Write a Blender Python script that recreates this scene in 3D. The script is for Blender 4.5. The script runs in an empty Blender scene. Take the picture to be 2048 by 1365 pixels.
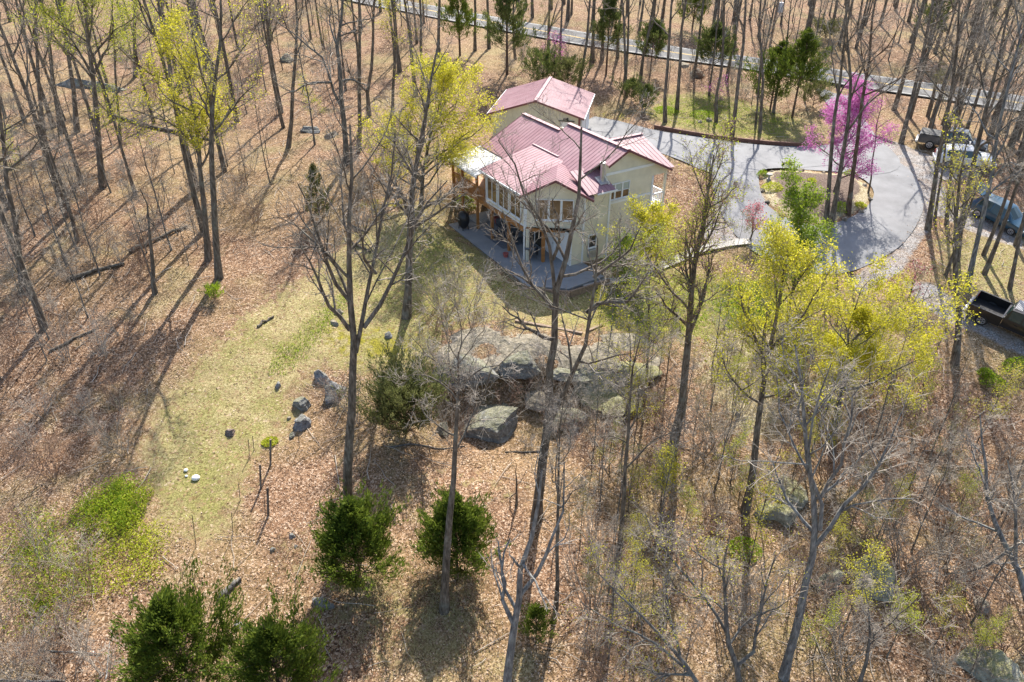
import bpy, bmesh, math, random
import numpy as np
from mathutils import Vector, geometry

R = math.radians
rnd = random.Random(7)
RNG = np.random.default_rng(11)
scene = bpy.context.scene

# ------------------------------------------------------------------ camera, sky, sun, exposure
FPX, PITCH, CAMZ = 1500.0, R(32.5), 24.0
cam_d = bpy.data.cameras.new("camera"); cam = bpy.data.objects.new("camera", cam_d)
scene.collection.objects.link(cam); scene.camera = cam
cam.location = (0, 0, CAMZ); cam.rotation_euler = (R(90) - PITCH, 0, 0)
cam_d.sensor_fit = 'HORIZONTAL'; cam_d.sensor_width = 36.0; cam_d.lens = FPX * 36.0 / 2048.0
cam_d.clip_start = 0.5; cam_d.clip_end = 3000

SUN_AZ, SUN_EL = R(11), R(47)
world = bpy.data.worlds.new("World"); scene.world = world; world.use_nodes = True
wn = world.node_tree
sky = wn.nodes.new('ShaderNodeTexSky'); sky.sky_type = 'NISHITA'; sky.sun_disc = False
sky.sun_elevation = SUN_EL; sky.sun_rotation = SUN_AZ
sky.air_density = 1.0; sky.dust_density = 2.0; sky.ozone_density = 1.0
wn.links.new(sky.outputs[0], wn.nodes['Background'].inputs[0])
wn.nodes['Background'].inputs[1].default_value = 0.125
sun_d = bpy.data.lights.new("sun", 'SUN'); sun_d.energy = 4.8; sun_d.angle = R(0.53); sun_d.color = (1.0, 0.94, 0.85)
sun = bpy.data.objects.new("sun", sun_d); scene.collection.objects.link(sun)
sdir = Vector((math.sin(SUN_AZ) * math.cos(SUN_EL), math.cos(SUN_AZ) * math.cos(SUN_EL), math.sin(SUN_EL)))
sun.rotation_euler = (-sdir).to_track_quat('-Z', 'Y').to_euler(); sun.location = (0, 0, 80)
vs = scene.view_settings
vs.view_transform = 'Standard'; vs.look = 'None'; vs.exposure = 0.98; vs.gamma = 1.0; vs.use_curve_mapping = False
scene.cycles.max_bounces = 4; scene.cycles.diffuse_bounces = 2; scene.cycles.transmission_bounces = 3
scene.cycles.transparent_max_bounces = 4; scene.cycles.glossy_bounces = 2
scene.cycles.use_adaptive_sampling = True; scene.cycles.adaptive_threshold = 0.008
scene.cycles.use_denoising = True; scene.cycles.denoiser = 'OPENIMAGEDENOISE'; scene.cycles.denoising_input_passes = 'RGB_ALBEDO_NORMAL'; scene.cycles.denoising_prefilter = 'NONE'

# ------------------------------------------------------------------ helpers: objects
COL = scene.collection
def tag(o, label=None, cat=None, group=None, kind=None):
    if label: o['label'] = label
    if cat: o['category'] = cat
    if group: o['group'] = group
    if kind: o['kind'] = kind
    return o
def empty(name, loc=(0, 0, 0), rz=0.0, label=None, cat=None, group=None):
    o = bpy.data.objects.new(name, None); COL.objects.link(o)
    o.location = loc; o.rotation_euler = (0, 0, rz); o.empty_display_size = 0.2
    return tag(o, label, cat, group)
def link(name, me, parent=None):
    o = bpy.data.objects.new(name, me); COL.objects.link(o)
    if parent is not None: o.parent = parent
    return o
def np_mesh(name, V, F, mat=None, smooth=False):
    """V (n,3), F (m,k) array of equal-size faces"""
    me = bpy.data.meshes.new(name)
    V = np.ascontiguousarray(V, dtype=np.float32); F = np.ascontiguousarray(F, dtype=np.int32)
    m, k = F.shape
    me.vertices.add(len(V)); me.vertices.foreach_set('co', V.ravel())
    me.loops.add(m * k); me.loops.foreach_set('vertex_index', F.ravel())
    me.polygons.add(m); me.polygons.foreach_set('loop_start', np.arange(0, m * k, k, dtype=np.int32))
    me.polygons.foreach_set('loop_total', np.full(m, k, dtype=np.int32))
    if smooth: me.polygons.foreach_set('use_smooth', np.ones(m, dtype=bool))
    me.update(calc_edges=True)
    if mat: me.materials.append(mat)
    return me
class MB:
    """collects boxes, bars and prisms; build() links them as one mesh object"""
    def __init__(s): s.v = []; s.f = []
    def add(s, vs_, fs):
        n = len(s.v); s.v += [tuple(p) for p in vs_]; s.f += [tuple(i + n for i in f) for f in fs]; return s
    def box(s, x0, y0, z0, x1, y1, z1):
        v = [(x0, y0, z0), (x1, y0, z0), (x1, y1, z0), (x0, y1, z0), (x0, y0, z1), (x1, y0, z1), (x1, y1, z1), (x0, y1, z1)]
        return s.add(v, [(0, 3, 2, 1), (4, 5, 6, 7), (0, 1, 5, 4), (1, 2, 6, 5), (2, 3, 7, 6), (3, 0, 4, 7)])
    def bar(s, a, b, w, h=None, n=4, up=(0, 0, 1)):
        a, b = Vector(a), Vector(b); h = h or w; d = (b - a).normalized(); u = Vector(up)
        if abs(d.dot(u)) > 0.98: u = Vector((1, 0, 0))
        e1 = d.cross(u).normalized(); e2 = e1.cross(d)
        ring = []
        for i in range(n):
            t = 2 * math.pi * (i + 0.5) / n
            c, q = (math.cos(t), math.sin(t))
            if n == 4: c, q = math.copysign(1, c), math.copysign(1, q)
            ring.append(e1 * c * w / 2 + e2 * q * h / 2)
        v = [a + r for r in ring] + [b + r for r in ring]
        f = [(i, (i + 1) % n, n + (i + 1) % n, n + i) for i in range(n)] + [tuple(range(n - 1, -1, -1)), tuple(range(n, 2 * n))]
        return s.add(v, f)
    def slab(s, pts, t, up=(0, 0, 1)):
        """polygon (top face) thickened downward along -up"""
        n = len(pts); d = Vector(up) * t
        v = [Vector(p) for p in pts] + [Vector(p) - d for p in pts]
        return s.add(v, [tuple(range(n)), tuple(range(2 * n - 1, n - 1, -1))] + [(i, n + i, n + (i + 1) % n, (i + 1) % n) for i in range(n)])
    def mesh(s, name, mat=None, bevel=0.0, smooth=False):
        me = bpy.data.meshes.new(name); me.from_pydata(s.v, [], s.f)
        bm = bmesh.new(); bm.from_mesh(me); bmesh.ops.recalc_face_normals(bm, faces=bm.faces)
        if bevel: bmesh.ops.bevel(bm, geom=list(bm.edges), offset=bevel, segments=2, affect='EDGES', profile=0.6)
        bm.to_mesh(me); bm.free()
        if smooth: me.polygons.foreach_set('use_smooth', np.ones(len(me.polygons), dtype=bool))
        if mat: me.materials.append(mat)
        return me
    def build(s, name, mat=None, parent=None, bevel=0.0, smooth=False):
        return link(name, s.mesh(name, mat, bevel, smooth), parent)

# ------------------------------------------------------------------ helpers: picture point -> place
CT, ST = math.cos(PITCH), math.sin(PITCH)
def ray(x, y):
    X = (x - 1024) / FPX; Y = (682.5 - y) / FPX
    return np.array([X, CT + Y * ST, -ST + Y * CT])
def at(x, y, z):
    d = ray(x, y); t = (z - CAMZ) / d[2]
    return np.array([0, 0, CAMZ]) + t * d
def proj(p):
    dz = p[2] - CAMZ; zc = p[1] * CT - dz * ST; yc = p[1] * ST + dz * CT
    return 1024 + FPX * p[0] / zc, 682.5 - FPX * yc / zc

# ------------------------------------------------------------------ terrain height
PY = np.array([-60, 0, 12, 20, 28, 34, 40, 46, 50, 56, 62, 72, 85, 100, 120, 160, 250, 400, 900.])
PZ = np.array([-12, -7, -5.4, -4.2, -3.4, -2.5, -1.1, -.15, .5, 1.6, 2.35, 3.0, 4.2, 5.3, 7.2, 11.5, 26, 52, 120.])
_yy = np.linspace(-60, 900, 3841); _zz = np.interp(_yy, PY, PZ)
_k = np.hanning(33); _k /= _k.sum(); _zs = np.convolve(np.pad(_zz, 16, mode='edge'), _k, mode='valid')
HA = R(148.5); HU = np.array([math.sin(HA), math.cos(HA)]); HV = np.array([-HU[1], HU[0]]); HO = np.array([-1.93, 53.02])
def sstep(a, b, x):
    t = np.clip((x - a) / (b - a), 0, 1); return t * t * (3 - 2 * t)
STEP = None   # front edge of the rock shelf (x, y), set below
def hgt(x, y, micro=True):
    x = np.asarray(x, float); y = np.asarray(y, float)
    z = np.interp(y, _yy, _zs)
    z = z + 0.35 * np.sin(x * .11 + 1.3) * np.sin(y * .09 + .4) + .2 * np.sin(x * .23 + y * .17)
    z = z + np.where(y < 45, 1, 0) * 0
    # knoll of rock below the lawn
    z = z + 0.9 * np.exp(-(((x - 2.5) / 8) ** 2 + ((y - 38.5) / 3.2) ** 2))
    if STEP is not None:
        f = np.interp(x, STEP[:, 0], STEP[:, 1]) - y; side = sstep(STEP[0, 0] - 1, STEP[0, 0] + .6, x) * (1 - sstep(STEP[-1, 0] - 3.5, STEP[-1, 0] + .5, x))
        z = z - 0.95 * side * sstep(-.05, .5, f) * (1 - sstep(2.5, 9, f))
    # flat pad: patio, house
    dx = x - HO[0]; dy = y - HO[1]; u = dx * HU[0] + dy * HU[1]; v = dx * HV[0] + dy * HV[1]
    du = np.maximum(np.maximum(-3.0 - u, u - 9.3), 0); dv = np.maximum(np.maximum(-1.7 - v, v - 3.5), 0)
    w = 1 - sstep(0.0, 2.6, np.hypot(du, dv))
    z = z * (1 - w) + 0.02 * w
    # garage pad
    gx, gy = x - 3.6, y - 69.5
    gd = np.hypot(np.maximum(np.abs(gx) - 5, 0), np.maximum(np.abs(gy) - 5, 0))
    w = 1 - sstep(0, 5, gd); z = z * (1 - w) + 2.55 * w
    if micro:
        z = z + .05 * np.sin(x * 1.9 + 2 * np.sin(y * .8)) * np.sin(y * 1.7 + 1.5 * np.sin(x * .7)) + .03 * np.sin(x * 4.1 + y * 2.3) * np.sin(y * 3.7 - x * 1.1)
    return z
def hz(x, y): return float(hgt(x, y))
def G(px, py):
    """ground point seen at that picture point"""
    d = ray(px, py); d = d / np.linalg.norm(d); o = np.array([0, 0, CAMZ])
    if d[2] > -0.06: d[2] = -0.06
    ts = np.arange(12, 330, 0.5); P = o + ts[:, None] * d
    below = P[:, 2] < hgt(P[:, 0], P[:, 1], False)
    i = int(np.argmax(below)) if below.any() else len(ts) - 1
    a, b = ts[max(i - 1, 0)], ts[i]
    for _ in range(18):
        m = (a + b) / 2; p = o + m * d
        if p[2] < float(hgt(p[0], p[1], False)): b = m
        else: a = m
    p = o + b * d
    return np.array([p[0], p[1], hz(p[0], p[1])])
def GP(pts): return np.array([G(*p)[:2] for p in pts])
def pinside(poly, x, y):
    x = np.asarray(x); y = np.asarray(y); c = np.zeros(x.shape, bool); n = len(poly)
    for i in range(n):
        x0, y0 = poly[i]; x1, y1 = poly[i - 1]
        c ^= ((y0 > y) != (y1 > y)) & (x < (x1 - x0) * (y - y0) / (y1 - y0 + 1e-12) + x0)
    return c
def sdist(poly, x, y):
    d = np.full(np.shape(x), 1e9); n = len(poly)
    for i in range(n):
        ax, ay = poly[i - 1]; bx, by = poly[i]; ex, ey = bx - ax, by - ay
        t = np.clip(((x - ax) * ex + (y - ay) * ey) / (ex * ex + ey * ey + 1e-9), 0, 1)
        d = np.minimum(d, np.hypot(x - ax - t * ex, y - ay - t * ey))
    return np.where(pinside(poly, x, y), d, -d)
def smooth_poly(pts, per=6):
    p = np.asarray(pts, float); out = []; n = len(p)
    for i in range(n):
        a, b, c, d = p[i - 1], p[i], p[(i + 1) % n], p[(i + 2) % n]
        for k in range(per):
            t = k / per
            out.append(.5 * ((2 * b) + (c - a) * t + (2 * a - 5 * b + 4 * c - d) * t * t + (3 * b - a - 3 * c + d) * t ** 3))
    return np.array(out)
def smooth_line(pts, per=6):
    p = np.asarray(pts, float); p = np.vstack([2 * p[0] - p[1], p, 2 * p[-1] - p[-2]]); out = []
    for i in range(1, len(p) - 2):
        a, b, c, d = p[i - 1], p[i], p[i + 1], p[i + 2]
        for k in range(per):
            t = k / per
            out.append(.5 * ((2 * b) + (c - a) * t + (2 * a - 5 * b + 4 * c - d) * t * t + (3 * b - a - 3 * c + d) * t ** 3))
    out.append(p[-2]); return np.array(out)

STEP = GP([(868, 735), (900, 745), (960, 742), (1010, 735), (1060, 728), (1110, 738), (1180, 742), (1250, 740), (1310, 738)])

# ------------------------------------------------------------------ materials
def mat_new(name):
    m = bpy.data.materials.new(name); m.use_nodes = True
    nt = m.node_tree; return m, nt, nt.nodes['Principled BSDF']
def N(nt, t, **kw):
    n = nt.nodes.new(t)
    for k, v in kw.items(): setattr(n, k, v)
    return n
def ramp(nt, fac, stops, interp='LINEAR'):
    r = N(nt, 'ShaderNodeValToRGB'); r.color_ramp.interpolation = interp
    e = r.color_ramp.elements
    while len(e) < len(stops): e.new(0.5)
    for i, (p, c) in enumerate(stops):
        e[i].position = p; e[i].color = (*c, 1) if len(c) == 3 else c
    nt.links.new(fac, r.inputs[0]); return r.outputs[0]
def noise(nt, vec, scale, detail=4, rough=0.55, dist=0.0):
    n = N(nt, 'ShaderNodeTexNoise'); n.inputs['Scale'].default_value = scale; n.inputs['Detail'].default_value = detail
    n.inputs['Roughness'].default_value = rough; n.inputs['Distortion'].default_value = dist
    if vec is not None: nt.links.new(vec, n.inputs['Vector'])
    return n.outputs['Fac']
def mixc(nt, fac, a, b, mode='MIX'):
    m = N(nt, 'ShaderNodeMix', data_type='RGBA', blend_type=mode); m.clamp_factor = True
    for s, val in ((m.inputs[0], fac), (m.inputs[6], a), (m.inputs[7], b)):
        if hasattr(val, 'is_linked') or hasattr(val, 'links'): nt.links.new(val, s)
        elif isinstance(val, (int, float)): s.default_value = val
        else: s.default_value = (*val, 1)
    return m.outputs[2]
def mth(nt, op, a, b=None, clamp=False):
    m = N(nt, 'ShaderNodeMath', operation=op); m.use_clamp = clamp
    for s, val in ((m.inputs[0], a), (m.inputs[1], b)):
        if val is None: continue
        if isinstance(val, (int, float)): s.default_value = val
        else: nt.links.new(val, s)
    return m.outputs[0]
def bump(nt, bsdf, h, strength=0.4, dist=0.05):
    b = N(nt, 'ShaderNodeBump'); b.inputs['Strength'].default_value = strength; b.inputs['Distance'].default_value = dist
    nt.links.new(h, b.inputs['Height']); nt.links.new(b.outputs[0], bsdf.inputs['Normal'])
def geo_pos(nt): return N(nt, 'ShaderNodeNewGeometry').outputs['Position']
def obj_co(nt): return N(nt, 'ShaderNodeTexCoord').outputs['Object']
def simple(name, col, rough=0.6, var=0.15, scale=3.0, metal=0.0, spec=0.5, bmp=0.0, bscale=40, coat=0.0):
    m, nt, b = mat_new(name)
    v = noise(nt, obj_co(nt), scale, 5, 0.6)
    dark = tuple(c * (1 - var) for c in col); light = tuple(min(1, c * (1 + var)) for c in col)
    nt.links.new(ramp(nt, v, [(0.3, dark), (0.7, light)]), b.inputs['Base Color'])
    b.inputs['Roughness'].default_value = rough; b.inputs['Metallic'].default_value = metal
    b.inputs['Specular IOR Level'].default_value = spec
    if coat: b.inputs['Coat Weight'].default_value = coat; b.inputs['Coat Roughness'].default_value = 0.06
    if bmp: bump(nt, b, noise(nt, obj_co(nt), bscale, 4, 0.6), bmp, 0.02)
    return m
def leafmat(name, c1, c2, c3, trans=0.45):
    m, nt, b = mat_new(name)
    gi = N(nt, 'ShaderNodeNewGeometry').outputs['Random Per Island']
    col = ramp(nt, gi, [(0.0, c1), (0.5, c2), (1.0, c3)])
    nt.links.new(col, b.inputs['Base Color']); b.inputs['Roughness'].default_value = 0.55; b.inputs['Specular IOR Level'].default_value = 0.25
    t = N(nt, 'ShaderNodeBsdfTranslucent'); nt.links.new(col, t.inputs[0])
    mx = N(nt, 'ShaderNodeMixShader'); mx.inputs[0].default_value = trans
    nt.links.new(b.outputs[0], mx.inputs[1]); nt.links.new(t.outputs[0], mx.inputs[2])
    nt.links.new(mx.outputs[0], nt.nodes['Material Output'].inputs[0]); return m
def barkmat(name, c1, c2, c3, moss=0.0):
    m, nt, b = mat_new(name); p = geo_pos(nt)
    mp = N(nt, 'ShaderNodeMapping'); mp.inputs['Scale'].default_value = (1, 1, 0.22); nt.links.new(p, mp.inputs[0])
    f = noise(nt, mp.outputs[0], 9, 5, 0.65); pat = noise(nt, p, 1.7, 3, 0.5)
    col = ramp(nt, f, [(0.32, c1), (0.52, c2), (0.72, c3)])
    lich = ramp(nt, pat, [(0.55, (0, 0, 0)), (0.72, (1, 1, 1))])
    col = mixc(nt, mth(nt, 'MULTIPLY', lich, 0.5), col, (0.27, 0.29, 0.25))
    if moss:
        mm = ramp(nt, noise(nt, p, 0.9, 3, 0.5), [(0.5, (0, 0, 0)), (0.62, (1, 1, 1))])
        col = mixc(nt, mth(nt, 'MULTIPLY', mm, moss), col, (0.10, 0.13, 0.03))
    nt.links.new(col, b.inputs['Base Color']); b.inputs['Roughness'].default_value = 0.85; b.inputs['Specular IOR Level'].default_value = 0.2
    bump(nt, b, f, 0.7, 0.05); return m
M = {}
M['bark'] = barkmat('bark_grey_brown', (0.05, 0.041, 0.032), (0.15, 0.125, 0.098), (0.32, 0.275, 0.225))
M['bark_pale'] = barkmat('bark_pale_grey', (0.06, 0.056, 0.052), (0.15, 0.14, 0.125), (0.30, 0.28, 0.25))
M['bark_dead'] = barkmat('bark_dead_blue_grey', (0.07, 0.07, 0.07), (0.19, 0.19, 0.185), (0.40, 0.40, 0.38))
M['bark_red'] = barkmat('bark_pine', (0.05, 0.03, 0.022), (0.13, 0.085, 0.06), (0.22, 0.16, 0.12))
M['twig'] = simple('twig_bark', (0.32, 0.28, 0.235), 0.8, 0.35, 0.6, spec=0.25)
M['twig_pale'] = simple('twig_pale', (0.44, 0.385, 0.32), 0.8, 0.3, 0.6, spec=0.25)
M['twig_red'] = simple('twig_reddish', (0.25, 0.165, 0.12), 0.8, 0.3, 0.6, spec=0.25)
M['leaf_yellow'] = leafmat('leaf_spring_yellow', (0.40, 0.40, 0.03), (0.60, 0.56, 0.04), (0.74, 0.68, 0.09), 0.5)
M['leaf_lime'] = leafmat('leaf_spring_lime', (0.30, 0.36, 0.03), (0.46, 0.50, 0.04), (0.60, 0.60, 0.08), 0.5)
M['leaf_green'] = leafmat('leaf_fresh_green', (0.16, 0.25, 0.02), (0.28, 0.40, 0.025), (0.42, 0.50, 0.05))
M['leaf_olive'] = leafmat('leaf_olive', (0.15, 0.16, 0.04), (0.22, 0.22, 0.06), (0.30, 0.28, 0.09))
M['leaf_cedar'] = leafmat('cedar_foliage', (0.06, 0.095, 0.015), (0.12, 0.17, 0.02), (0.22, 0.27, 0.035), 0.35)
M['leaf_pine'] = leafmat('pine_foliage', (0.07, 0.10, 0.03), (0.12, 0.155, 0.04), (0.20, 0.22, 0.06), 0.35)
M['leaf_juniper'] = leafmat('juniper_foliage', (0.08, 0.095, 0.035), (0.15, 0.165, 0.055), (0.24, 0.24, 0.085), 0.35)
M['petal'] = leafmat('redbud_blossom', (0.48, 0.11, 0.36), (0.64, 0.19, 0.50), (0.76, 0.34, 0.64), 0.4)
M['petal_rose'] = leafmat('rose_blossom', (0.45, 0.12, 0.16), (0.6, 0.2, 0.25), (0.7, 0.35, 0.36), 0.4)
M['leaf_brown'] = leafmat('dry_leaf', (0.14, 0.08, 0.045), (0.38, 0.25, 0.165), (0.64, 0.50, 0.38), 0.2)
M['straw'] = leafmat('dry_grass', (0.32, 0.25, 0.12), (0.48, 0.40, 0.20), (0.62, 0.54, 0.32), 0.2)

def ground_material():
    m, nt, b = mat_new('ground_leaf_litter_and_lawn'); p = geo_pos(nt)
    def vor(scale, vec=p):
        v = N(nt, 'ShaderNodeTexVoronoi'); v.inputs['Scale'].default_value = scale; nt.links.new(vec, v.inputs['Vector']); return v
    # fallen leaves: cells of random tone
    wob = N(nt, 'ShaderNodeVectorMath', operation='ADD')
    nn = N(nt, 'ShaderNodeTexNoise'); nn.inputs['Scale'].default_value = 6; nn.inputs['Detail'].default_value = 3; nt.links.new(p, nn.inputs['Vector'])
    sc = N(nt, 'ShaderNodeVectorMath', operation='SCALE'); sc.inputs['Scale'].default_value = 0.12; nt.links.new(nn.outputs['Color'], sc.inputs[0])
    nt.links.new(p, wob.inputs[0]); nt.links.new(sc.outputs[0], wob.inputs[1])
    v1 = vor(8.5, wob.outputs[0]); v2 = vor(18.0, wob.outputs[0])
    s1 = N(nt, 'ShaderNodeSeparateColor'); nt.links.new(v1.outputs['Color'], s1.inputs[0])
    s2 = N(nt, 'ShaderNodeSeparateColor'); nt.links.new(v2.outputs['Color'], s2.inputs[0])
    leaf1 = ramp(nt, s1.outputs[0], [(0.0, (0.03, 0.016, 0.009)), (0.22, (0.115, 0.058, 0.030)), (0.5, (0.255, 0.145, 0.080)), (0.8, (0.41, 0.262, 0.158)), (1.0, (0.66, 0.51, 0.38))])
    leaf2 = ramp(nt, s2.outputs[1], [(0.0, (0.03, 0.015, 0.009)), (0.35, (0.15, 0.082, 0.045)), (0.75, (0.34, 0.21, 0.13)), (1.0, (0.60, 0.45, 0.33))])
    leaf = mixc(nt, ramp(nt, s2.outputs[2], [(0.45, (0, 0, 0)), (0.55, (1, 1, 1))]), leaf1, leaf2)
    big = noise(nt, p, 0.11, 2, 0.6)
    mid = noise(nt, p, 0.9, 2, 0.6)
    leaf = mixc(nt, ramp(nt, mid, [(0.3, (0, 0, 0)), (0.7, (1, 1, 1))]), leaf, mixc(nt, 0.25, leaf, (0.34, 0.21, 0.13)))
    leaf = mixc(nt, mth(nt, 'MULTIPLY', ramp(nt, big, [(0.44, (0, 0, 0)), (0.62, (1, 1, 1))]), 0.5), leaf, mixc(nt, 0.5, leaf, (0.36, 0.30, 0.12)))
    leaf = mixc(nt, mth(nt, 'MULTIPLY', ramp(nt, noise(nt, p, 0.19, 3, 0.7), [(0.52, (0, 0, 0)), (0.66, (1, 1, 1))]), 0.6), leaf, ramp(nt, s2.outputs[1], [(0.0, (0.09, 0.07, 0.025)), (0.5, (0.27, 0.22, 0.10)), (1.0, (0.52, 0.45, 0.25))]))
    leaf = mixc(nt, mth(nt, 'MULTIPLY', ramp(nt, noise(nt, p, 0.33, 3, 0.65), [(0.56, (0, 0, 0)), (0.70, (1, 1, 1))]), 0.5), leaf, (0.13, 0.085, 0.055))
    # lawn: thin spring grass over straw
    g1 = noise(nt, p, 9, 2, 0.7); g2 = noise(nt, p, 0.55, 2, 0.6); g3 = noise(nt, p, 32, 1, 0.7); ed = noise(nt, p, 1.5, 4, 0.7)
    gs = mth(nt, 'ADD', mth(nt, 'MULTIPLY', g1, 0.55), mth(nt, 'MULTIPLY', g3, 0.45))
    lawn = ramp(nt, gs, [(0.34, (0.10, 0.085, 0.03)), (0.45, (0.27, 0.22, 0.095)), (0.55, (0.43, 0.36, 0.175)), (0.66, (0.62, 0.54, 0.32))])
    lawng = ramp(nt, gs, [(0.32, (0.06, 0.075, 0.012)), (0.46, (0.15, 0.16, 0.03)), (0.60, (0.28, 0.27, 0.06)), (0.72, (0.44, 0.40, 0.14))])
    lawn = mixc(nt, ramp(nt, g2, [(0.42, (0, 0, 0)), (0.66, (.55, .55, .55))]), lawn, lawng)
    A1 = N(nt, 'ShaderNodeVertexColor', layer_name='zone_a'); A2 = N(nt, 'ShaderNodeVertexColor', layer_name='zone_b')
    a = N(nt, 'ShaderNodeSeparateColor'); nt.links.new(A1.outputs[0], a.inputs[0])
    c = N(nt, 'ShaderNodeSeparateColor'); nt.links.new(A2.outputs[0], c.inputs[0])
    def edge(mask, k=0.9, nscale=1.6):
        t = mth(nt, 'ADD', mask, mth(nt, 'MULTIPLY', mth(nt, 'SUBTRACT', ed, 0.5), k))
        return ramp(nt, t, [(0.40, (0, 0, 0)), (0.60, (1, 1, 1))])
    lawn = mixc(nt, mth(nt, 'MULTIPLY', a.outputs[1], 0.75), lawn, lawng)
    lawn = mixc(nt, mth(nt, 'MULTIPLY', ramp(nt, ed, [(0.50, (0, 0, 0)), (0.64, (1, 1, 1))]), 0.55), lawn, (0.30, 0.22, 0.12))
    sparse = ramp(nt, s1.outputs[2], [(0.80, (0, 0, 0)), (0.82, (1, 1, 1))])
    lawn = mixc(nt, mth(nt, 'MULTIPLY', sparse, 0.55), lawn, leaf1)
    col = mixc(nt, edge(a.outputs[0], 1.3), leaf, lawn)
    # bright moss
    mo = ramp(nt, g1, [(0.35, (0.15, 0.14, 0.02)), (0.6, (0.32, 0.28, 0.035)), (0.75, (0.46, 0.40, 0.07))])
    col = mixc(nt, edge(c.outputs[0], 1.2, 1.1), col, mo)
    # mulch bed
    mu = ramp(nt, g1, [(0.3, (0.09, 0.065, 0.05)), (0.55, (0.20, 0.15, 0.12)), (0.75, (0.33, 0.26, 0.21))])
    col = mixc(nt, edge(c.outputs[1], 0.5), col, mu)
    # pale bleached straw
    st = ramp(nt, gs, [(0.34, (0.16, 0.12, 0.055)), (0.46, (0.40, 0.33, 0.19)), (0.58, (0.62, 0.55, 0.38)), (0.72, (0.78, 0.72, 0.58))])
    col = mixc(nt, edge(c.outputs[2], 1.1), col, st)
    # gravel
    v3 = vor(16); s3 = N(nt, 'ShaderNodeSeparateColor'); nt.links.new(v3.outputs['Color'], s3.inputs[0])
    gr = ramp(nt, s3.outputs[0], [(0.0, (0.17, 0.16, 0.15)), (0.5, (0.33, 0.31, 0.295)), (1.0, (0.56, 0.53, 0.51))])
    gr = mixc(nt, mth(nt, 'MULTIPLY', ramp(nt, mid, [(0.45, (0, 0, 0)), (0.62, (1, 1, 1))]), 0.5), gr, (0.34, 0.26, 0.20))
    col = mixc(nt, edge(a.outputs[2], 0.7), col, gr)
    nt.links.new(col, b.inputs['Base Color'])
    b.inputs['Roughness'].default_value = 0.9; b.inputs['Specular IOR Level'].default_value = 0.15
    h = mth(nt, 'ADD', mth(nt, 'MULTIPLY', s1.outputs[1], 0.6), mth(nt, 'MULTIPLY', g3, 0.5))
    bump(nt, b, h, 0.9, 0.09)
    return m
def rock_material(name, moss=0.5, base=(0.23, 0.23, 0.22)):
    m, nt, b = mat_new(name); p = geo_pos(nt)
    f = noise(nt, p, 4.5, 7, 0.68); f2 = noise(nt, p, 1.1, 4, 0.6); f3 = noise(nt, p, 16, 4, 0.7)
    col = ramp(nt, f, [(0.30, tuple(x * .25 for x in base)), (0.46, tuple(x * .75 for x in base)), (0.58, base), (0.74, tuple(x * 1.9 for x in base))])
    col = mixc(nt, mth(nt, 'MULTIPLY', ramp(nt, f3, [(0.56, (0, 0, 0)), (0.68, (1, 1, 1))]), 0.55), col, (0.46, 0.47, 0.42))
    nz = N(nt, 'ShaderNodeSeparateXYZ'); nt.links.new(N(nt, 'ShaderNodeNewGeometry').outputs['Normal'], nz.inputs[0])
    up = ramp(nt, mth(nt, 'ADD', nz.outputs[2], mth(nt, 'MULTIPLY', mth(nt, 'SUBTRACT', f2, 0.5), 1.6)), [(0.62, (0, 0, 0)), (0.85, (1, 1, 1))])
    mc = ramp(nt, f3, [(0.35, (0.12, 0.12, 0.02)), (0.6, (0.27, 0.25, 0.035)), (0.75, (0.38, 0.34, 0.06))])
    col = mixc(nt, mth(nt, 'MULTIPLY', up, moss), col, mc)
    nt.links.new(col, b.inputs['Base Color']); b.inputs['Roughness'].default_value = 0.88; b.inputs['Specular IOR Level'].default_value = 0.2
    bump(nt, b, mth(nt, 'ADD', f, mth(nt, 'MULTIPLY', f3, 0.4)), 0.9, 0.12); return m
def asphalt_material(name, base, spec=0.2, rough=0.85):
    m, nt, b = mat_new(name); p = geo_pos(nt)
    f = noise(nt, p, 30, 4, 0.7); g = noise(nt, p, 0.5, 5, 0.62); s = noise(nt, p, 2.4, 5, 0.7, 1.2)
    col = ramp(nt, g, [(0.3, tuple(c * .78 for c in base)), (0.5, base), (0.7, tuple(c * 1.22 for c in base))])
    col = mixc(nt, mth(nt, 'MULTIPLY', ramp(nt, s, [(0.60, (0, 0, 0)), (0.70, (1, 1, 1))]), 0.5), col, tuple(c * .5 for c in base))
    col = mixc(nt, 0.16, col, ramp(nt, f, [(0.3, (0.1, 0.1, 0.1)), (0.7, (0.4, 0.4, 0.4))]))
    nt.links.new(col, b.inputs['Base Color']); b.inputs['Roughness'].default_value = rough; b.inputs['Specular IOR Level'].default_value = spec
    bump(nt, b, f, 0.3, 0.01); return m
M['ground'] = ground_material()
M['rock'] = rock_material('lichened_grey_rock', 0.3, (0.25, 0.25, 0.235))
M['rock_bare'] = rock_material('bare_grey_rock', 0.15, (0.26, 0.26, 0.265))
M['rock_tan'] = rock_material('weathered_ledge_rock', 0.14, (0.33, 0.285, 0.235))
M['rock_moss'] = rock_material('mossy_rock', 0.55, (0.40, 0.39, 0.31))
M['rock_brown'] = rock_material('brown_fieldstone', 0.0, (0.20, 0.15, 0.13))
M['asphalt'] = asphalt_material('driveway_asphalt', (0.235, 0.237, 0.245))
M['road'] = asphalt_material('road_asphalt', (0.17, 0.168, 0.165), spec=0.08, rough=1.0)
M['concrete'] = asphalt_material('concrete', (0.42, 0.40, 0.37))
M['patio'] = asphalt_material('patio_concrete', (0.27, 0.275, 0.285))
M['line_yellow'] = simple('road_paint_yellow', (0.62, 0.42, 0.10), 0.7, 0.2, 4)
M['line_white'] = simple('road_paint_white', (0.5, 0.5, 0.48), 0.7, 0.15, 4)

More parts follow.
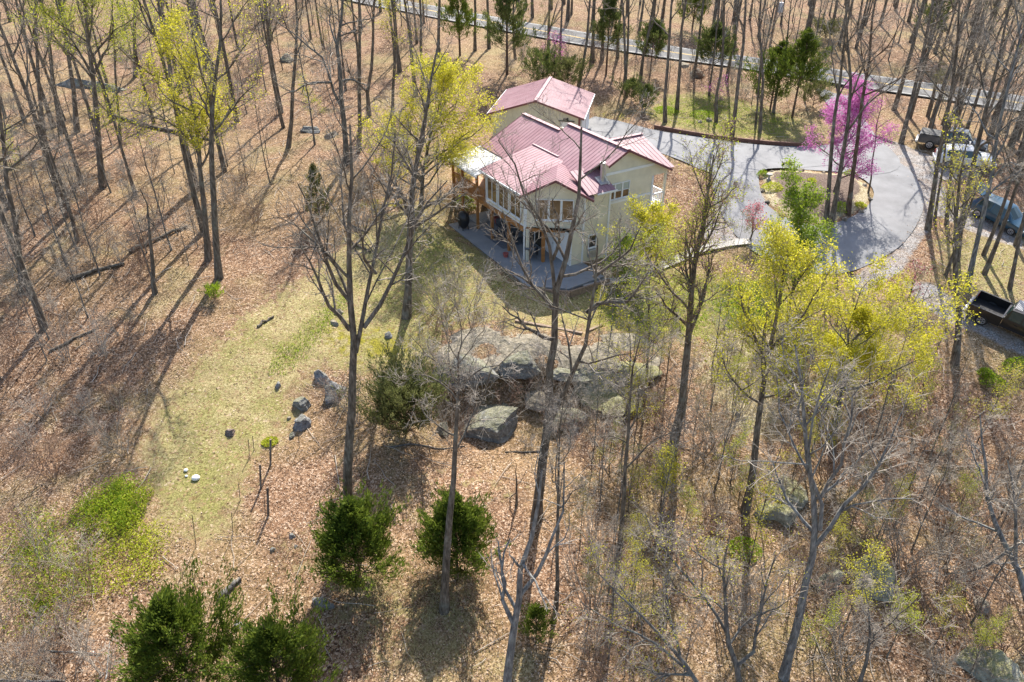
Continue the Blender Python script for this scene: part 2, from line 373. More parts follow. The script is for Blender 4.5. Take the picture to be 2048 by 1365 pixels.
# ------------------------------------------------------------------ ground
lawn_px = [(880, 395), (800, 420), (705, 470), (640, 540), (560, 590), (500, 620), (440, 690), (360, 770), (300, 850), (290, 930), (310, 1000), (330, 1045), (400, 1075),
           (455, 1050), (475, 985), (498, 920), (560, 870), (590, 820), (575, 790), (600, 760), (640, 730), (720, 745), (840, 770), (880, 720), (890, 660), (980, 648),
           (1100, 660), (1200, 660), (1290, 650), (1380, 665), (1470, 660), (1500, 600), (1420, 560), (1330, 530), (1250, 560), (1130, 585), (1040, 575), (960, 500), (900, 450)]
mid_grass_px = [(600, 900), (720, 870), (900, 900), (1060, 920), (1100, 1000), (1000, 1080), (820, 1000), (640, 1000)]
lower_lawn_px = [(540, 1090), (640, 1060), (840, 1120), (980, 1130), (1010, 1220), (990, 1370), (760, 1370), (700, 1300), (610, 1190), (540, 1150)]
green_px = [(800, 470), (900, 470), (1000, 600), (980, 650), (860, 700), (780, 640), (790, 540)]
green2_px = [(1180, 590), (1260, 555), (1400, 545), (1520, 560), (1600, 590), (1580, 680), (1480, 690), (1330, 680), (1180, 660)]
green3_px = [(380, 900), (440, 880), (480, 920), (460, 1010), (400, 1050), (340, 1000)]
verge_px = [(1330, 190), (1420, 185), (1530, 215), (1610, 240), (1600, 282), (1450, 272), (1330, 250), (1290, 225)]
park_green_px = [(1870, 480), (2048, 470), (2048, 610), (1940, 590), (1890, 540)]
moss_px = [[(640, 640), (760, 640), (860, 660), (860, 740), (740, 750), (660, 720), (620, 690)], [(1150, 740), (1330, 745), (1400, 800), (1290, 840), (1160, 800)],
           [(1175, 218), (1240, 222), (1290, 240), (1270, 250), (1190, 232)], [(700, 400), (880, 380), (880, 420), (720, 450)]]
straw_px = [[(1420, 670), (1530, 640), (1580, 700), (1560, 860), (1480, 880), (1420, 800), (1390, 730)]]
gravel_px = [[(1750, 270), (1800, 288), (1900, 330), (1960, 330), (1960, 352), (1880, 362), (1900, 400), (2040, 450), (2048, 500), (1960, 470), (1870, 430), (1850, 470), (1800, 545), (1720, 590), (1690, 560), (1780, 510), (1840, 420), (1810, 340), (1760, 300)],
             [(1800, 560), (1870, 570), (1930, 620), (2060, 690), (2060, 720), (1960, 670), (1900, 645), (1830, 600)],
             [(1510, 345), (1440, 350), (1420, 430), (1400, 480), (1450, 500), (1520, 480), (1530, 400)],
             ]
island_px = [(1520, 345), (1560, 336), (1620, 340), (1690, 345), (1730, 360), (1748, 385), (1735, 412), (1700, 435), (1650, 450), (1600, 445), (1555, 425), (1525, 395)]
loop_px = [(1440, 292), (1560, 292), (1660, 296), (1745, 300), (1795, 322), (1832, 355), (1848, 400), (1836, 445), (1800, 492), (1745, 525), (1690, 545), (1620, 545), (1540, 520), (1480, 480), (1440, 420), (1425, 360)]
apron_px = [(1182, 236), (1215, 238), (1300, 258), (1400, 274), (1500, 288), (1600, 293), (1690, 290), (1720, 320), (1560, 338), (1480, 345), (1420, 345), (1360, 320), (1300, 300), (1200, 280), (1165, 262)]
exit_px = [(1655, 310), (1690, 262), (1672, 230), (1640, 190), (1622, 165), (1640, 155), (1700, 170), (1712, 200), (1728, 235), (1755, 275), (1800, 320), (1780, 345), (1700, 345)]
brush_px = [[(0, 1060), (60, 1020), (150, 1060), (210, 1110), (200, 1200), (130, 1260), (0, 1280)], [(150, 1020), (250, 960), (300, 1010), (240, 1080)]]

def axis_lines(lo, hi, step, ext, grow=1.25):
    c = list(np.arange(lo, hi + step / 2, step)); s = step; a = c[-1]
    while a < ext: s *= grow; a += s; c.append(a)
    s = step; a = c[0]
    while a > -ext: s *= grow; a -= s; c.insert(0, a)
    return np.array(c)
xs = axis_lines(-60, 60, 0.37, 600); ys = axis_lines(10, 100, 0.37, 700)
ys = ys[ys > -120]
GX, GY = np.meshgrid(xs, ys); GZ = hgt(GX, GY)
# line of the public road, cut into the slope
road_px = [(560, -28), (700, -8), (787, 10), (862, 24), (962, 43), (1056, 60), (1124, 72), (1186, 83), (1290, 99), (1374, 112), (1499, 129), (1626, 148), (1711, 162), (1836, 180), (1961, 198), (2120, 222)]
rc = smooth_line(GP(road_px), 14)
_d = np.gradient(rc, axis=0); _d /= np.linalg.norm(_d, axis=1)[:, None]; rn = np.stack([-_d[:, 1], _d[:, 0]], 1)
_rz = hgt(rc[:, 0], rc[:, 1], False); _rz = np.convolve(np.pad(_rz, 2, mode='edge'), np.ones(5) / 5, 'valid')
_dist = np.full(GX.shape, 1e9); _near = np.zeros(GX.shape)
for (cx, cy), cz in zip(rc, _rz):
    d_ = np.hypot(GX - cx, GY - cy); q_ = d_ < _dist; _dist[q_] = d_[q_]; _near[q_] = cz
_w = 1 - sstep(3.9, 7.5, _dist); GZ = GZ * (1 - _w) + (_near - 0.02) * _w
paved = [smooth_poly(GP(loop_px), 4), smooth_poly(GP(apron_px), 3), smooth_poly(GP(exit_px), 3)]
isl = smooth_poly(GP(island_px), 4)
for k, pl in enumerate(paved):
    GZ -= 0.10 * sstep(-0.5, 0.1, sdist(pl, GX, GY))
GZ += 0.30 * sstep(0.0, 1.4, sdist(isl, GX, GY))
patio_uv = [(-3.0, -1.75), (8.8, -1.95), (10.6, 0.2), (10.4, 3.3), (7.9, 3.3), (7.9, 2.3), (-3.0, 2.3)]
def W2(u, v): return HO + HU * u + HV * v
patio_w = np.array([W2(*p) for p in patio_uv])
GZ -= 0.12 * sstep(-0.1, 0.3, sdist(patio_w, GX, GY))
def mask(polys, soft):
    out = np.zeros(GX.shape)
    for pl in polys:
        d = sdist(GP(pl), GX, GY); out = np.maximum(out, np.clip(0.5 + d / soft, 0, 1))
    return out
za = np.stack([np.maximum(np.maximum(mask([lawn_px, green2_px, green3_px, verge_px, park_green_px], 5.0), 0.60 * mask([lower_lawn_px], 7)), 0.42 * mask([mid_grass_px], 6)),
               mask([green_px, green2_px, green3_px, verge_px], 4.0) * .9 + .25 * mask([park_green_px], 3), mask(gravel_px, 1.2)], -1)
zb = np.stack([mask(moss_px, 4.0) * .56, np.clip(0.5 + (sdist(isl, GX, GY) - 1.0) / 1.2, 0, 1), np.maximum(mask(straw_px, 3.0) * .8, .62 * (np.clip(sdist(isl, GX, GY) / .4, 0, 1) * np.clip((1.6 - sdist(isl, GX, GY)) / .6, 0, 1)))], -1)
nx, ny = len(xs), len(ys)
idx = np.arange(nx * ny).reshape(ny, nx)
quads = np.stack([idx[:-1, :-1], idx[:-1, 1:], idx[1:, 1:], idx[1:, :-1]], -1).reshape(-1, 4)
me = np_mesh('ground', np.stack([GX, GY, GZ], -1).reshape(-1, 3), quads, M['ground'], True)
for nm, arr in (('zone_a', za), ('zone_b', zb)):
    at_ = me.color_attributes.new(nm, 'FLOAT_COLOR', 'POINT')
    at_.data.foreach_set('color', np.concatenate([arr.reshape(-1, 3), np.ones((nx * ny, 1))], 1).astype(np.float32).ravel())
tag(link('ground', me), 'sloping ground of fallen leaves with patchy spring lawn', kind='structure')

def sheet(name, poly, mat, lift, hole=None, label=None, step=0.8, kind='structure'):
    poly = np.asarray(poly); lo, hi = poly.min(0), poly.max(0)
    gx, gy = np.meshgrid(np.arange(lo[0], hi[0], step), np.arange(lo[1], hi[1], step)); gx = gx.ravel(); gy = gy.ravel()
    ok = sdist(poly, gx, gy) > step * .4
    if hole is not None: ok &= sdist(hole, gx, gy) < -step * .4
    pts = [Vector(p) for p in poly]; edges = [(i, (i + 1) % len(poly)) for i in range(len(poly))]
    if hole is not None:
        n0 = len(pts); pts += [Vector(p) for p in hole]; edges += [(n0 + i, n0 + (i + 1) % len(hole)) for i in range(len(hole))]
    pts += [Vector(p) for p in zip(gx[ok], gy[ok])]
    vv, ee, ff, *_ = geometry.delaunay_2d_cdt(pts, edges, [], 0, 1e-4)
    V = np.array([[v.x, v.y] for v in vv]); F = np.array([list(f) for f in ff if len(f) == 3])
    c = V[F].mean(1); keep = sdist(poly, c[:, 0], c[:, 1]) > 0
    if hole is not None: keep &= ~pinside(hole, c[:, 0], c[:, 1])
    F = F[keep]; z = hgt(V[:, 0], V[:, 1], False) + lift
    o = link(name, np_mesh(name, np.c_[V, z], F, mat, True)); tag(o, label, kind=kind); return o
sheet('driveway', paved[0], M['asphalt'], -0.020, isl, 'pale grey asphalt turning loop round the planted island')
sheet('driveway_apron', paved[1], M['asphalt'], -0.010, isl, 'asphalt drive running from the garage to the turning loop')
sheet('driveway_exit', paved[2], M['asphalt'], 0.000, isl, 'asphalt drive leaving the loop for the public road')

# public road with paint
def strip(name, c, n, o0, o1, lift, mat, cross=2, label=None, parent=None):
    tt = np.linspace(o0, o1, cross); P = c[:, None, :] + n[:, None, :] * tt[None, :, None]
    hc = hgt(c[:, 0], c[:, 1], False)
    Z = np.repeat((np.convolve(np.pad(hc, 2, mode='edge'), np.ones(5) / 5, 'valid') + lift)[:, None], cross, 1)
    k = len(c); ii = np.arange(k * cross).reshape(k, cross)
    F = np.stack([ii[:-1, :-1], ii[1:, :-1], ii[1:, 1:], ii[:-1, 1:]], -1).reshape(-1, 4)
    o = link(name, np_mesh(name, np.concatenate([P, Z[..., None]], -1).reshape(-1, 3), F, mat, True), parent)
    if parent is None: tag(o, label, kind='structure')
    return o
road = strip('road', rc, rn, -3.3, 3.3, 0.16, M['road'], 5, 'public two-lane road crossing behind the garage and trees')
for o0, o1, mm in ((-.18, -.06, 'line_yellow'), (.06, .18, 'line_yellow'), (-3.0, -2.86, 'line_white'), (2.86, 3.0, 'line_white')):
    strip('road_line', rc, rn, o0, o1, 0.168, M[mm], 2, parent=road)
# ================================================================== PART 2
# ------------------------------------------------------------------ building materials
def siding_material(name, base, step=0.115, vertical=False):
    m, nt, b = mat_new(name); tc = obj_co(nt); sp = N(nt, 'ShaderNodeSeparateXYZ'); nt.links.new(tc, sp.inputs[0])
    if vertical: co = mth(nt, 'ADD', sp.outputs[0], mth(nt, 'MULTIPLY', sp.outputs[1], 1.0))
    else: co = sp.outputs[2]
    fr = mth(nt, 'FRACT', mth(nt, 'DIVIDE', co, step))
    n = noise(nt, tc, 1.3, 4, 0.6); n2 = noise(nt, tc, 9, 4, 0.7)
    col = ramp(nt, n, [(0.3, tuple(c * .86 for c in base)), (0.7, tuple(min(1, c * 1.06) for c in base))])
    col = mixc(nt, mth(nt, 'MULTIPLY', ramp(nt, n2, [(0.55, (0, 0, 0)), (0.75, (1, 1, 1))]), 0.10), col, tuple(c * .7 for c in base))
    if vertical:
        groove = ramp(nt, fr, [(0.0, (1, 1, 1)), (0.05, (0, 0, 0))], 'CONSTANT')
        h = mth(nt, 'SUBTRACT', 1.0, groove); bump(nt, b, h, 1.0, 0.02)
    else:
        bump(nt, b, mth(nt, 'SUBTRACT', 1.0, fr), 0.3, 0.012)
    nt.links.new(col, b.inputs['Base Color']); b.inputs['Roughness'].default_value = 0.6; return m
def glass_material(name, col=(0.03, 0.035, 0.035), rough=0.04):
    m, nt, b = mat_new(name); b.inputs['Base Color'].default_value = (*col, 1); b.inputs['Roughness'].default_value = rough
    b.inputs['Specular IOR Level'].default_value = 0.8; return m
M['siding'] = siding_material('cream_lap_siding', (0.76, 0.70, 0.54))
M['board'] = siding_material('sage_vertical_boards', (0.66, 0.64, 0.50), 0.41, True)
M['trim'] = simple('white_trim_paint', (0.80, 0.81, 0.82), 0.5, 0.05, 2)
M['roof'] = simple('painted_metal_roof_red', (0.37, 0.20, 0.228), 0.5, 0.10, 0.35, spec=0.5)
def roof_material():
    m, nt, b = mat_new('weathered_rose_metal_roof'); tc = obj_co(nt); p = geo_pos(nt)
    n1 = noise(nt, tc, .8, 5, .65); n2 = noise(nt, p, 5, 4, .7); n3 = noise(nt, p, .5, 3, .6)
    col = ramp(nt, n1, [(.3, (.27, .135, .16)), (.5, (.32, .17, .195)), (.7, (.38, .215, .24))])
    col = mixc(nt, mth(nt, 'MULTIPLY', ramp(nt, n2, [(.58, (0, 0, 0)), (.72, (1, 1, 1))]), .35), col, (.23, .13, .13))
    col = mixc(nt, mth(nt, 'MULTIPLY', ramp(nt, n3, [(.5, (0, 0, 0)), (.7, (1, 1, 1))]), .3), col, (.42, .29, .30))
    nt.links.new(col, b.inputs['Base Color']); b.inputs['Roughness'].default_value = .52; b.inputs['Specular IOR Level'].default_value = .4; return m
M['roof'] = roof_material()
M['roof_dark'] = simple('roof_trim_maroon', (0.16, 0.05, 0.06), 0.45, 0.1, 1)
M['galv'] = simple('galvanised_metal_roof', (0.62, 0.63, 0.66), 0.38, 0.1, 0.5, spec=0.6)
M['metal'] = simple('galvanised_pipe', (0.50, 0.50, 0.50), 0.4, 0.2, 5, metal=0.6)
M['stain'] = simple('orange_stained_timber', (0.36, 0.155, 0.045), 0.6, 0.25, 6, bmp=0.2)
M['timber'] = simple('weathered_timber', (0.24, 0.17, 0.12), 0.8, 0.3, 5, bmp=0.3)
M['timber_moss'] = simple('mossy_landscape_timber', (0.13, 0.115, 0.06), 0.85, 0.4, 1.5, bmp=0.4)
M['timber_red'] = simple('red_brown_edging_timber', (0.17, 0.085, 0.06), 0.8, 0.3, 4, bmp=0.3)
M['glass'] = glass_material('window_glass', (0.05, 0.045, 0.035))
M['glass_amber'] = simple('window_glass_painted_reflection', (0.15, 0.09, 0.04), 0.08, 0.6, 1.6, spec=0.8)  # blotchy amber and dark reflections painted into the pane colour
M['glass_car'] = glass_material('car_glass', (0.035, 0.06, 0.055), 0.05)
M['black'] = simple('black_metal', (0.018, 0.018, 0.02), 0.45, 0.3, 5)
M['rubber'] = simple('tyre_rubber', (0.022, 0.022, 0.022), 0.85, 0.2, 8)
M['rim'] = simple('alloy_rim', (0.55, 0.55, 0.57), 0.3, 0.08, 5, metal=0.7)
M['terracotta'] = simple('red_clay_pot', (0.33, 0.09, 0.08), 0.6, 0.2, 4)
M['blind'] = simple('window_blind', (0.42, 0.46, 0.42), 0.7, 0.1, 3)
M['white'] = simple('white_plastic', (0.82, 0.82, 0.80), 0.45, 0.05, 3)
M['grey_cloth'] = simple('grey_woven_fabric', (0.13, 0.14, 0.16), 0.9, 0.3, 12)

def roof_panels(roof, a, b, pitch_mat, width=0.36, ribs=1, t=0.035, vfun=None, rib=0.03):
    """a, b: functions of s (metres along the eave) giving ridge and eave points; s from vfun range"""
    s0, s1 = vfun; n = max(1, int(round((s1 - s0) / width))); w = (s1 - s0) / n
    for i in range(n):
        q0, q1 = s0 + i * w, s0 + (i + 1) * w
        A0, A1, B1, B0 = Vector(a(q0)), Vector(a(q1)), Vector(b(q1)), Vector(b(q0))
        if (A0 - B0).length < 0.05: continue
        nrm = (A1 - A0).cross(B0 - A0).normalized()
        if nrm.z < 0: nrm = -nrm
        g = (A1 - A0) * 0.006
        m = MB(); m.slab([A0 + g, A1 - g, B1 - g, B0 + g], t, nrm)
        for k in range(ribs):
            f = (k + 0.03) / ribs; p = A0.lerp(A1, f) + nrm * .004; q = B0.lerp(B1, f) + nrm * .004; e = (A1 - A0).normalized() * rib
            m.add([p, p + e, q + e, q, p + e * .5 + nrm * .014, q + e * .5 + nrm * .014], [(0, 4, 5, 3), (4, 1, 2, 5), (0, 1, 4), (3, 5, 2)])
        m.build('roof_panel', pitch_mat, roof)
def wall_poly(name, pts, thick_dir, mat, parent, t=0.16):
    m = MB(); m.slab(pts, t, thick_dir); return m.build(name, mat, parent)
def window_on(parent, origin, ex, nrm, w, h, cols=1, rows=1, glass='glass', fr=0.07, label=None, blind=False):
    """window in the plane (ex, z) with outward normal nrm; origin is the lower left corner"""
    o = Vector(origin); ex = Vector(ex).normalized(); n = Vector(nrm).normalized(); ez = Vector((0, 0, 1))
    def P(a, c, d): return o + ex * a + ez * c + n * d
    def bx(m, a0, a1, c0, c1, d0, d1):
        v = [P(a, c, d) for d in (d0, d1) for c in (c0, c1) for a in (a0, a1)]
        m.add(v, [(0, 2, 3, 1), (4, 5, 7, 6), (0, 1, 5, 4), (2, 6, 7, 3), (0, 4, 6, 2), (1, 3, 7, 5)])
    win = MB()
    bx(win, -fr, 0, -fr, h + fr, 0.0, 0.06); bx(win, w, w + fr, -fr, h + fr, 0, 0.06); bx(win, 0, w, h, h + fr, 0, 0.058); bx(win, 0, w, -fr, 0, 0, 0.058)
    wo = win.build('window', M['trim'], parent)
    if label: wo['label'] = label
    cw = w / cols; rh = h / rows
    for i in range(1, cols): m = MB(); bx(m, i * cw - .03, i * cw + .03, 0, h, 0.0, 0.05); m.build('mullion', M['trim'], wo)
    for j in range(1, rows): m = MB(); bx(m, 0, w, j * rh - .02, j * rh + .02, 0, 0.045); m.build('glazing_bar', M['trim'], wo)
    for i in range(cols):
        for j in range(rows):
            m = MB(); bx(m, i * cw + .02, (i + 1) * cw - .02, j * rh + .01, (j + 1) * rh - .01, 0.004, 0.02)
            m.build('pane', M['blind'] if (blind and j == rows - 1) else M[glass], wo)
    m = MB(); bx(m, -fr - .03, w + fr + .03, -fr - .05, -fr, 0, 0.10); m.build('sill', M['trim'], wo)
    return wo

# ------------------------------------------------------------------ house
hrz = math.atan2(HU[1], HU[0])
house = empty('house', (HO[0], HO[1], 0), hrz, 'cream two-storey house with rose metal roof, angled window bay and stilted deck', 'house')
def mz(v): return 7.5 - 0.51 * abs(7.0 - v)
# walls (u, v, z local)
wall_poly('wall', [(0, 0, 2.6), (5.4, 0, 2.6), (5.4, 0, 5.02), (0, 0, 5.02)], (0, -1, 0), M['siding'], house)
cd = Vector((7.9 - 5.4, 3.3, 0)).normalized(); cnrm = Vector((cd.y, -cd.x, 0)); clen = math.hypot(2.5, 3.3)
c0 = Vector((5.4, 0, 0))
def CH(a, z, d=0): p = c0 + cd * a + cnrm * d; return (p.x, p.y, z)
wall_poly('wall', [CH(0.002, 2.6), CH(clen, 2.6), CH(clen, 5.0), CH(clen / 2, 6.1), CH(0.002, 5.0)], tuple(cnrm), M['siding'], house)
wall_poly('wall', [(7.9, 3.3, 2.6), (7.9, 5.4, 2.6), (7.9, 5.4, 5.35), (7.9, 3.3, 5.2)], (1, 0, 0), M['siding'], house)
wall_poly('wall', [(7.898, 5.4, -.4), (7.2, 5.4, -.4), (7.2, 5.4, 5.9), (7.898, 5.4, 5.35)], (0, 1, 0), M['siding'], house)
wall_poly('wall', [(7.9, 2.2, -.2), (7.9, 5.398, -.2), (7.9, 5.398, 2.597), (7.9, 2.2, 2.597)], (1, 0, 0), M['siding'], house)
wall_poly('gable_wall', [(7.2, 5.4, -.4), (7.2, 9.8, -.4), (7.2, 9.8, 5.02), (7.2, 11.1, 5.02), (7.2, 11.1, mz(11.1) - .06), (7.2, 7, 7.42), (7.2, 5.4, mz(5.4) - .06)], (1, 0, 0), M['siding'], house)
wall_poly('wall', [(-4.4, 9.8, 0), (7.04, 9.8, 0), (7.04, 9.8, 5.9), (-4.4, 9.8, 5.6)], (0, 1, 0), M['siding'], house)
wall_poly('wall', [(-4.4, 2.2, 0), (-4.4, 9.64, 0), (-4.4, 9.64, 5.5), (-4.4, 6.2, 7.0), (-4.4, 2.3, 5.0)], (-1, 0, 0), M['siding'], house)
wall_poly('wall', [(-4.4, 2.4, 2.6), (-0.002, 2.4, 2.6), (-0.002, 2.4, 5.05), (-4.4, 2.4, 5.05)], (0, -1, 0), M['siding'], house)
wall_poly('lower_wall', [(-4.4, 2.2, 0), (7.74, 2.2, 0), (7.74, 2.2, 2.45), (-4.4, 2.2, 2.45)], (0, -1, 0), M['trim'], house)
wall_poly('wall', [(0, 0.002, 2.6), (0, 2.4, 2.6), (0, 2.4, 5.02), (0, 0.002, 5.02)], (-1, 0, 0), M['siding'], house)
# floor over the patio, beams
m = MB(); m.slab([(-5.0, -0.05, 2.595), (5.36, -0.05, 2.595), CH(clen - .02, 2.595, -.02), (7.88, 2.3, 2.595), (-5.0, 2.3, 2.595)], 0.10); m.build('floor', M['stain'], house)
m = MB(); m.box(-5.05, -.14, 2.26, 5.42, 0.02, 2.58); m.build('beam', M['stain'], house)
m = MB(); a_, b_ = CH(.1, 2.44, .0), CH(clen, 2.44, .0); m.bar(a_, b_, .12, .30); m.build('beam', M['stain'], house)
for u_ in (-4.9, -3.35, -1.05, 1.15, 3.55):
    m = MB(); top = 4.45 if u_ < 0 else 2.3
    m.box(u_ - .09, -.27, -.3, u_ + .09, -.09, top); m.build('post', M['stain'], house, .012)
for p in ((5.55, .18, M['trim']), (5.5, .05, M['siding'])): pass
m = MB(); m.box(5.5, .02, -.2, 5.68, .20, 2.5); m.build('post', M['siding'], house, .01)
m = MB(); m.box(6.25, .85, -.2, 6.45, 1.05, 2.4); m.build('post', M['stain'], house, .01)
# white corner boards and bands
def trim_bar(x0, y0, z0, x1, y1, z1, nm='corner_board'): m = MB(); m.box(x0, y0, z0, x1, y1, z1); return m.build(nm, M['trim'], house)
trim_bar(-.02, -.03, 2.58, .12, .03, 5.0); m = MB(); m.bar(CH(.06, 2.55, .02), CH(.06, 5.0, .02), .13, .05); m.build('corner_board', M['trim'], house)
m = MB(); m.bar(CH(clen - .05, 0.0, .04), CH(clen - .05, 5.0, .04), .14, .06); m.build('corner_board', M['trim'], house)
trim_bar(7.88, 5.30, -.2, 7.95, 5.44, 5.2); trim_bar(7.19, 9.70, .6, 7.24, 9.84, 5.0); trim_bar(7.88, 2.16, -.1, 7.94, 2.28, 2.58)
trim_bar(7.196, 5.45, 3.62, 7.235, 9.69, 3.80, 'band_board'); trim_bar(7.194, 5.45, 5.80, 7.232, 9.80, 5.98, 'band_board')
trim_bar(0.13, -.025, 2.56, 5.3, -.001, 2.72, 'band_board')
m = MB(); m.bar((5.44, -.07, .1), (5.44, -.07, 4.95), .09, .07); m.build('downspout', M['trim'], house)
# windows
for k, u0 in enumerate((.30, 1.93, 3.56)):
    window_on(house, (u0, -.002, 3.02), (1, 0, 0), (0, -1, 0), 1.30, 1.58, 2, 1, 'glass_amber')
for k in range(3):
    p = CH(.85 + k * .86, 3.25, .002); window_on(house, p, tuple(cd), tuple(cnrm), .72, 1.40, 1, 1, 'glass_amber')
for k in range(3):
    window_on(house, (7.204, 5.72 + k * .66, 3.98), (0, 1, 0), (1, 0, 0), .54, 1.06, 1, 2, 'glass_amber', .06, None, True)
window_on(house, (7.904, 3.75, 1.1), (0, 1, 0), (1, 0, 0), .6, .9, 1, 2, 'glass', .05)
m = MB(); m.box(5.0, 2.12, 0.05, 5.95, 2.198, 2.1); d_ = m.build('door', M['trim'], house); m = MB(); m.box(5.85, 2.08, 1.0, 5.9, 2.118, 1.1); m.build('handle', M['metal'], d_)
m = MB(); m.box(2.6, 2.14, 0.05, 4.3, 2.198, 2.05); d_ = m.build('sliding_door', M['glass'], house)
m = MB(); m.box(3.41, 2.10, .05, 3.49, 2.139, 2.05); m.build('frame', M['trim'], d_)
m = MB(); m.box(7.905, 3.7, .35, 8.15, 4.35, .95); m.build('vent_unit', M['metal'], house, .02)
# roof
roof = MB()
roof.bar((.45, 7, 7.53), (7.6, 7, 7.53), .34, .05); roof.bar((-4.7, 6.25, 7.15), (.45, 6.25, 7.15), .34, .05)
roof = roof.build('roof', M['roof'], house)
def far_v(u): return 6.25 if u < .45 else 7.0
def low_v(u): return 2.35 if u < -.3 else (3.6 if u < 5.6 else 5.5)
roof_panels(roof, lambda s: (s, 6.25, mz(6.25)), lambda s: (s, 2.35, mz(2.35)), M['roof'], vfun=(-4.7, -.3))
roof_panels(roof, lambda s: (s, 6.25, mz(6.25)), lambda s: (s, 3.6, mz(3.6)), M['roof'], vfun=(-.3, .45))
roof_panels(roof, lambda s: (s, 7, 7.5), lambda s: (s, 3.6, mz(3.6)), M['roof'], vfun=(.45, 5.6))
roof_panels(roof, lambda s: (s, 7, 7.5), lambda s: (s, 3.7 if s < 6.35 else (4.6 if s < 6.75 else 5.35), mz(3.7 if s < 6.35 else (4.6 if s < 6.75 else 5.35))), M['roof'], vfun=(5.6, 7.6))
roof_panels(roof, lambda s: (s, 7, 7.5), lambda s: (s, 11.15, mz(11.15)), M['roof'], vfun=(.45, 7.6))
roof_panels(roof, lambda s: (s, 6.25, mz(6.25)), lambda s: (s, 10.0, mz(6.25) - .51 * 3.75), M['roof'], vfun=(-4.7, .45))
# cross gable over the entrance porch
roof_panels(roof, lambda s: (3.6, s, 6.82), lambda s: (min(3.75 + (6.82 - mz(s)) / .35, 7.5), s, 6.82 - .35 * (min(3.75 + (6.82 - mz(s)) / .35, 7.5) - 3.6)), M['roof'], vfun=(8.3, 11.5))
roof_panels(roof, lambda s: (3.6, s, 6.82), lambda s: (0.2, s, 6.82 - .35 * 3.4), M['roof'], vfun=(8.3, 11.5))
m = MB(); m.bar((3.6, 8.3, 6.86), (3.6, 11.55, 6.86), .3, .05); m.build('ridge_cap', M['roof'], roof)
wall_poly('gable_wall', [(.4, 11.2, 5.3), (7.2, 11.2, 5.3), (7.2, 11.2, 5.45), (3.6, 11.2, 6.7), (.4, 11.2, 5.6)], (0, 1, 0), M['siding'], house)
# wing: long left slope, angled gable, small dark lean-to
def pz(v): return 5.10 + .224 * (v + .2)
roof_panels(roof, lambda s: (s, 4.4, pz(4.4)), lambda s: (s, -.32, pz(-.32)), M['roof'], vfun=(-.4, 3.6))
roof_panels(roof, lambda s: (s, 4.4 - (s - 3.6) * 1.05, pz(4.4 - (s - 3.6) * 1.05)), lambda s: (s, -.32, pz(-.32)), M['roof'], vfun=(3.6, 5.75))
m = MB(); m.bar((-.4, 4.4, pz(4.4) + .04), (3.0, 4.4, pz(4.4) + .04), .24, .05); m.build('ridge_cap', M['roof'], roof)
inw = -cnrm
def DG(a, d, z): p = c0 + cd * a + cnrm * d; return (p.x, p.y, z)
mid_ = clen / 2; rzg = 6.22
roof_panels(roof, lambda s: DG(mid_, .45 - s, rzg), lambda s: DG(-.35, .45 - s, rzg - .50 * (mid_ + .35)), M['roof'], vfun=(0, 3.2))
roof_panels(roof, lambda s: DG(mid_, .45 - s, rzg), lambda s: DG(clen + .55, .45 - s, rzg - .50 * (mid_ + .55)), M['roof'], vfun=(0, 3.6))
roof_panels(roof, lambda s: (6.0, s, 5.22 + .42 * 2.3), lambda s: (8.3, s, 5.22), M['roof'], vfun=(3.2, 5.5), width=.35)
# fascia
for pts in ([(7.62, 7, 7.44), (7.62, 5.3, mz(5.3) - .06)], [(7.62, 7, 7.44), (7.62, 11.2, mz(11.2) - .06)], [DG(mid_, .47, rzg - .06), DG(-.35, .47, rzg - .5 * (mid_ + .35) - .06)],
            [DG(mid_, .47, rzg - .06), DG(clen + .55, .47, rzg - .5 * (mid_ + .55) - .06)], [(-4.72, 6.25, 7.05), (-4.72, 2.3, mz(2.3) - .07)]):
    m = MB(); m.bar(pts[0], pts[1], .035, .16); m.build('fascia', M['roof_dark'], roof)
for pts in ([(-.42, -.36, 4.99), (5.7, -.36, 4.99)], [(8.33, 3.95, 5.13), (8.33, 5.62, 5.13)]):
    m = MB(); m.bar(pts[0], pts[1], .07, .11); m.build('gutter', M['trim'], roof)
# grey lean-to over the deck
lean = MB(); lean.bar((-5.15, -.62, 4.50), (-.3, -.62, 4.50), .06, .14); lean = lean.build('porch_roof', M['trim'], house); lean['label'] = 'pale galvanised lean-to roof over the side deck'
roof_panels(lean, lambda s: (s, 2.45, 5.06), lambda s: (s, -.6, 4.60), M['galv'], vfun=(-5.15, -.45), width=.36)
# deck rail
for u0, u1 in ((-4.8, -3.45), (-3.25, -1.15), (-.95, -.02)):
    rail = MB(); rail.bar((u0, -.18, 3.55), (u1, -.18, 3.55), .09, .06); ro = rail.build('deck_rail', M['stain'], house)
    k = int((u1 - u0) / .14)
    for i in range(k + 1): m = MB(); x_ = u0 + (u1 - u0) * i / k; m.box(x_ - .02, -.2, 2.62, x_ + .02, -.16, 3.52); m.build('baluster', M['stain'], ro)
